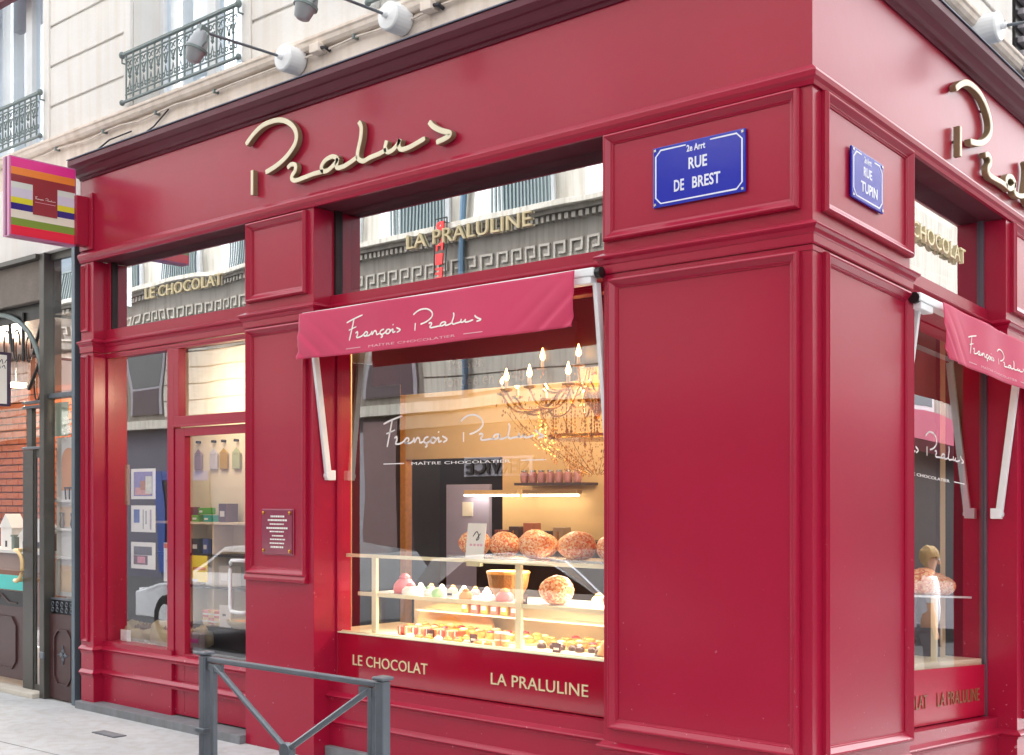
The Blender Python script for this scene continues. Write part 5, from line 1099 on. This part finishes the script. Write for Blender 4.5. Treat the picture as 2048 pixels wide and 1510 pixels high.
O('panel', (-15.6, OY+.001, -.1), (-14.45, OY+.1, 2.9), M['greyp']); O('panel', (-14.44, OY+.001, -.1), (-13.6, OY+.16, 3.1), mat('brown_pilaster', '6a5252', .5))
O('blue_frame', (-21.5, OY+.001, 0), (-21.15, OY+.06, 2.25), M['bluef']); O('blue_frame', (-21.14, OY+.001, 2.05), (-19.5, OY+.06, 2.25), M['bluef']); O('doorway', (-21.14, OY+.001, 0), (-19.5, OY+.04, 2.04), M['black'])
O('shop_window', (-13.3, OY+.001, .6), (-8.6, OY+.05, 3.0), mat('opp_shop_glass', '2a2426', .1)); O('awning_band', (-13.5, OY+.001, 2.9), (-8.2, OY+.2, 3.15), M['opps'])
t = thing('facing_sign', 'dark SERVICE lettering mirrored in the show window', 'sign', (-11, OY+.1, 2.1)); MB().box((-11.95, OY+.06, 2.02), (-10.35, OY+.1, 2.36), W3).build('board', M['greyp'], t)
fo = lambda u, o, z: Vector((-u, OY+o, z)); text('letter', 'SERVICE', M['black'], t, fo, 10.42, 11.88, 2.06, 2.32, .101, .13, bold=.03, split=True)
t = thing('hanging_neon', 'vertical red letter sign mirrored in the transom', 'sign', (-12.2, OY+.4, 5.5))
for x_ in (-12.36, -12.06): MB().tube([(x_, OY+.4, 5.30), (x_, OY+.4, 6.55)], .012, 6).build('frame_bar', M['black'], t)
for z_ in (5.30, 6.55): MB().tube([(-12.36, OY+.4, z_), (-12.06, OY+.4, z_)], .012, 6).build('frame_bar', M['black'], t)
MB().tube([(-12.2, OY, 6.5), (-12.2, OY+.4, 6.5)], .015, 6).build('bracket', M['black'], t)
fo2 = lambda u, o, z: Vector((-u, OY+.40+o, z))
for i, c_ in enumerate('PHIE'): text('letter', c_, M['neon'], t, fo2, 12.12, 12.30, 6.27-.28*i, 6.49-.28*i, 0, .03, bold=.03)
# building closing the side street
ob = thing('side_facing_building', 'cream building across the side street mirrored in the glass', 'building', (9, 12, 0))
def OB(name, a, b, m, parent=ob, **k): return MB().box(a, b, lambda x, y, z: Vector((x, y, z-SL*max(y, 0)))).build(name, m, parent, **k)
OB('wall', (8.5, -1, 4.6), (11, 40, 10.5), M['oppw']); OB('wall', (8.5, -1, -.2), (11, 40, 4.595), mat('dark_shop_wall', '2c2228', .4)); OB('ledge', (8.3, 2, 4.5), (8.499, 40, 4.75), M['oppw'])
OB('shop_awning', (7.3, 17, 4.3), (8.299, 28, 4.9), M['pinkaw']); OB('cafe_screen', (7.9, 16, .2), (8.0, 30, 1.3), M['greyp'])
for i in range(9):
    y = 4+3*i; f_ = OB('window_frame', (8.44, y, 5.3), (8.499, y+1.1, 7.6), M['shut']); OB('pane', (8.43, y+.1, 5.4), (8.438, y+1.0, 7.5), _mats['dim_glass'], f_); OB('shutter', (8.4, y-.5, 5.3), (8.498, y-.02, 7.6), M['shut'])
OB('dark_panel', (8.4, 17, .2), (8.45, 21.5, 3.6), M['black'])

fb = thing('added_sky_blocker', 'unseen pale block added east of the junction to cut sky light', 'building', (36, -5, 0))  # out of view, added to hold sky light off the side facade
MB().box((34, -14, -.5), (38, 3, 15)).build('wall', M['oppw'], fb)
for i in range(5):
    for k_ in range(4): MB().box((33.95, -13+3.1*i, 1.2+3.4*k_), (33.999, -11.7+3.1*i, 3.4+3.4*k_)).build('window', _mats['dim_glass'], fb)
# ------------------------------------------------------------------ parked cars and passers-by, mirrored in the glass
def car(x, y, col, label, sgn=1):
    t = thing('parked_car', label, 'car', (x, y, -.15), group='parked cars')
    L = 3.9; z0 = -.15
    prof = [(-L/2, .30), (-L/2+.02, .62), (-L/2+.5, .74), (-L/2+1.05, .80), (-L/2+1.75, 1.22), (-L/2+2.5, 1.27), (L/2-.35, 1.18), (L/2-.05, .80), (L/2, .45), (L/2-.05, .28)]
    mb = MB(); n = len(prof)
    lay = []
    for yy, k_, ins in ((-.80, .92, .04), (-.78, 1, 0), (.78, 1, 0), (.80, .92, .04)):
        lay.append([(x+sgn*a*(1-ins*.3), y+yy*(1-.16*max(0, (b-.75)/.5)), z0+b*(1-ins*.2)) for a, b in prof])
    vs = [q for l_ in lay for q in l_]; fs = [tuple(range(n)), tuple(range(3*n, 4*n))]+[(i*n+j, i*n+(j+1) % n, (i+1)*n+(j+1) % n, (i+1)*n+j) for i in range(3) for j in range(n)]
    mb.add(vs, fs); mb.build('body', col, t, bevel=.04)
    MB().add([Vector((x+sgn*a, y+s_*.74*1.02-(.0 if s_ > 0 else 0), z0+b)) for s_ in (-1, 1) for a, b in ((-.75, .84), (-.12, 1.17), (1.0, 1.18), (1.55, .84))], [(0, 1, 2, 3), (4, 5, 6, 7), (0, 1, 5, 4), (1, 2, 6, 5), (2, 3, 7, 6), (3, 0, 4, 7)]).build('side_window', M['carg'], t)
    for a in (-1.2, 1.2):
        for s_ in (-1, 1):
            w_ = MB().lathe([(.2, -.1), (.3, -.1), (.31, 0), (.3, .1), (.2, .1)], 20, Matrix.Translation((x+a, y+s_*.72, z0+.31)) @ Matrix.Rotation(R(90), 4, 'X')).build('wheel', M['rubber'], t)
            MB().lathe([(.02, -.105), (.19, -.102), (.19, .102), (.02, .105)], 14, Matrix.Translation((x+a, y+s_*.72, z0+.31)) @ Matrix.Rotation(R(90), 4, 'X')).build('rim', M['silver'], w_)
    for s_ in (-1, 1):
        MB().box((x-sgn*(L/2-.0)-.02, y+s_*.6-.12, z0+.52), (x-sgn*(L/2)+.03, y+s_*.6+.12, z0+.66)).build('headlight', M['white'], t, bevel=.01); MB().box((x+sgn*(L/2-.06)-.02, y+s_*.62-.1, z0+.62), (x+sgn*(L/2-.06)+.05, y+s_*.62+.1, z0+.76)).build('tail_light', M['neon'], t, bevel=.01)
car(-9.3, -3.9, mat('white_car_paint', 'c8ccd0', .25, coat=1), 'white parked car mirrored in the left window')
car(-4.8, -4.2, M['carp'], 'silver parked car mirrored in the show window', -1)

def person(x, y, gz, h, face, cols, label, arms=True):
    """standing figure: one skinned body, clothing shells and hair as children"""
    t = thing('person', label, 'person', (x, y, gz))
    k_ = h/1.75; ca, sa = math.cos(face), math.sin(face)
    def W(p): return Vector((p[0]*ca-p[1]*sa, p[0]*sa+p[1]*ca, p[2]))*k_
    def skin(name, V, E, m, root=0):
        me = bpy.data.meshes.new(name); me.from_pydata([W(v[:3]) for v in V], E, []); me.materials.append(m)
        o = bpy.data.objects.new(name, me); C.objects.link(o); o.parent = t
        s_ = o.modifiers.new('skin', 'SKIN'); o.modifiers.new('sub', 'SUBSURF').levels = 1; o.modifiers['sub'].render_levels = 2
        for i, v in enumerate(V): me.skin_vertices[0].data[i].radius = (v[3]*k_, v[3]*k_*(v[4] if len(v) > 4 else 1)); me.skin_vertices[0].data[i].use_root = (i == root)
        return o
    body = [(0, 0, .95, .13), (0, 0, 1.15, .115), (0, 0, 1.36, .13), (0, 0, 1.47, .06), (0, .01, 1.55, .05), (0, .02, 1.62, .085), (0, .01, 1.70, .08),
            (.17, 0, 1.42, .055), (.22, .02, 1.15, .042), (.23, .08, .90, .032), (.23, .10, .82, .035), (-.17, 0, 1.42, .055), (-.22, .02, 1.15, .042), (-.23, .08, .90, .032), (-.23, .10, .82, .035),
            (.10, 0, .86, .09), (.11, .02, .48, .06), (.11, -.02, .10, .04), (.11, .10, .04, .035), (-.10, 0, .86, .09), (-.11, .06, .48, .06), (-.11, .02, .10, .04), (-.11, .14, .04, .035)]
    Ed = [(0, 1), (1, 2), (2, 3), (3, 4), (4, 5), (5, 6), (2, 7), (7, 8), (8, 9), (9, 10), (2, 11), (11, 12), (12, 13), (13, 14), (0, 15), (15, 16), (16, 17), (17, 18), (0, 19), (19, 20), (20, 21), (21, 22)]
    skin('body', body, Ed, M['skin'])
    top = [(0, 0, .90, .155), (0, 0, 1.15, .14), (0, 0, 1.36, .15), (0, 0, 1.46, .08), (.18, 0, 1.42, .07), (.22, .02, 1.17, .058), (-.18, 0, 1.42, .07), (-.22, .02, 1.17, .058)]
    skin('top', top, [(0, 1), (1, 2), (2, 3), (2, 4), (4, 5), (2, 6), (6, 7)], cols[0])
    skin('trousers', [(0, 0, .93, .145), (.10, 0, .84, .105), (.11, .02, .48, .078), (.11, -.02, .12, .06), (-.10, 0, .84, .105), (-.11, .06, .48, .078), (-.11, .02, .12, .06)], [(0, 1), (1, 2), (2, 3), (0, 4), (4, 5), (5, 6)], cols[1])
    H_ = MB(); 
    bm = bmesh.new(); bmesh.ops.create_icosphere(bm, subdivisions=3, radius=.112*k_)
    for v in list(bm.verts):
        v.co.z *= 1.05
    bmesh.ops.delete(bm, geom=[v for v in bm.verts if v.co.z < -.03 and (-v.co.x*sa+v.co.y*ca) > .02], context='VERTS')
    for v in bm.verts: v.co += v.co.normalized()*random.uniform(-.006, .008)
    me = bpy.data.meshes.new('hair'); bm.to_mesh(me); bm.free(); me.materials.append(M['hair']); o = bpy.data.objects.new('hair', me); C.objects.link(o); o.parent = t; o.location = W((0, -.005, 1.675))
    for s_ in (-1, 1):
        q = MB(); q.lathe([(.001, -.012), (.012, 0), (.001, .012)], 8, Matrix.Translation(Vector((x, y, gz))+W((s_*.035, .105, 1.645)))); q.build('eye', M['enwhite'], t, smooth=True)
    q = MB(); q.lathe([(.012, 0), (.016, .01), (.004, .05)], 8, Matrix.Translation(Vector((x, y, gz))+W((0, .108, 1.595)))); q.build('nose', M['skin'], t, smooth=True)
    return t
person(1.75, 6.6, -.04-SL*6.6, 1.66, R(70), (M['shirt'], mat('grey_denim', '5a5c68', .9)), 'blond person in a white top mirrored in the side window')
person(1.35, 9.2, -.04-SL*9.2, 1.70, R(-40), (mat('pale_blue_cotton', 'a8b4cc', .9), M['dark']), 'person in a pale blue top farther down the side street')
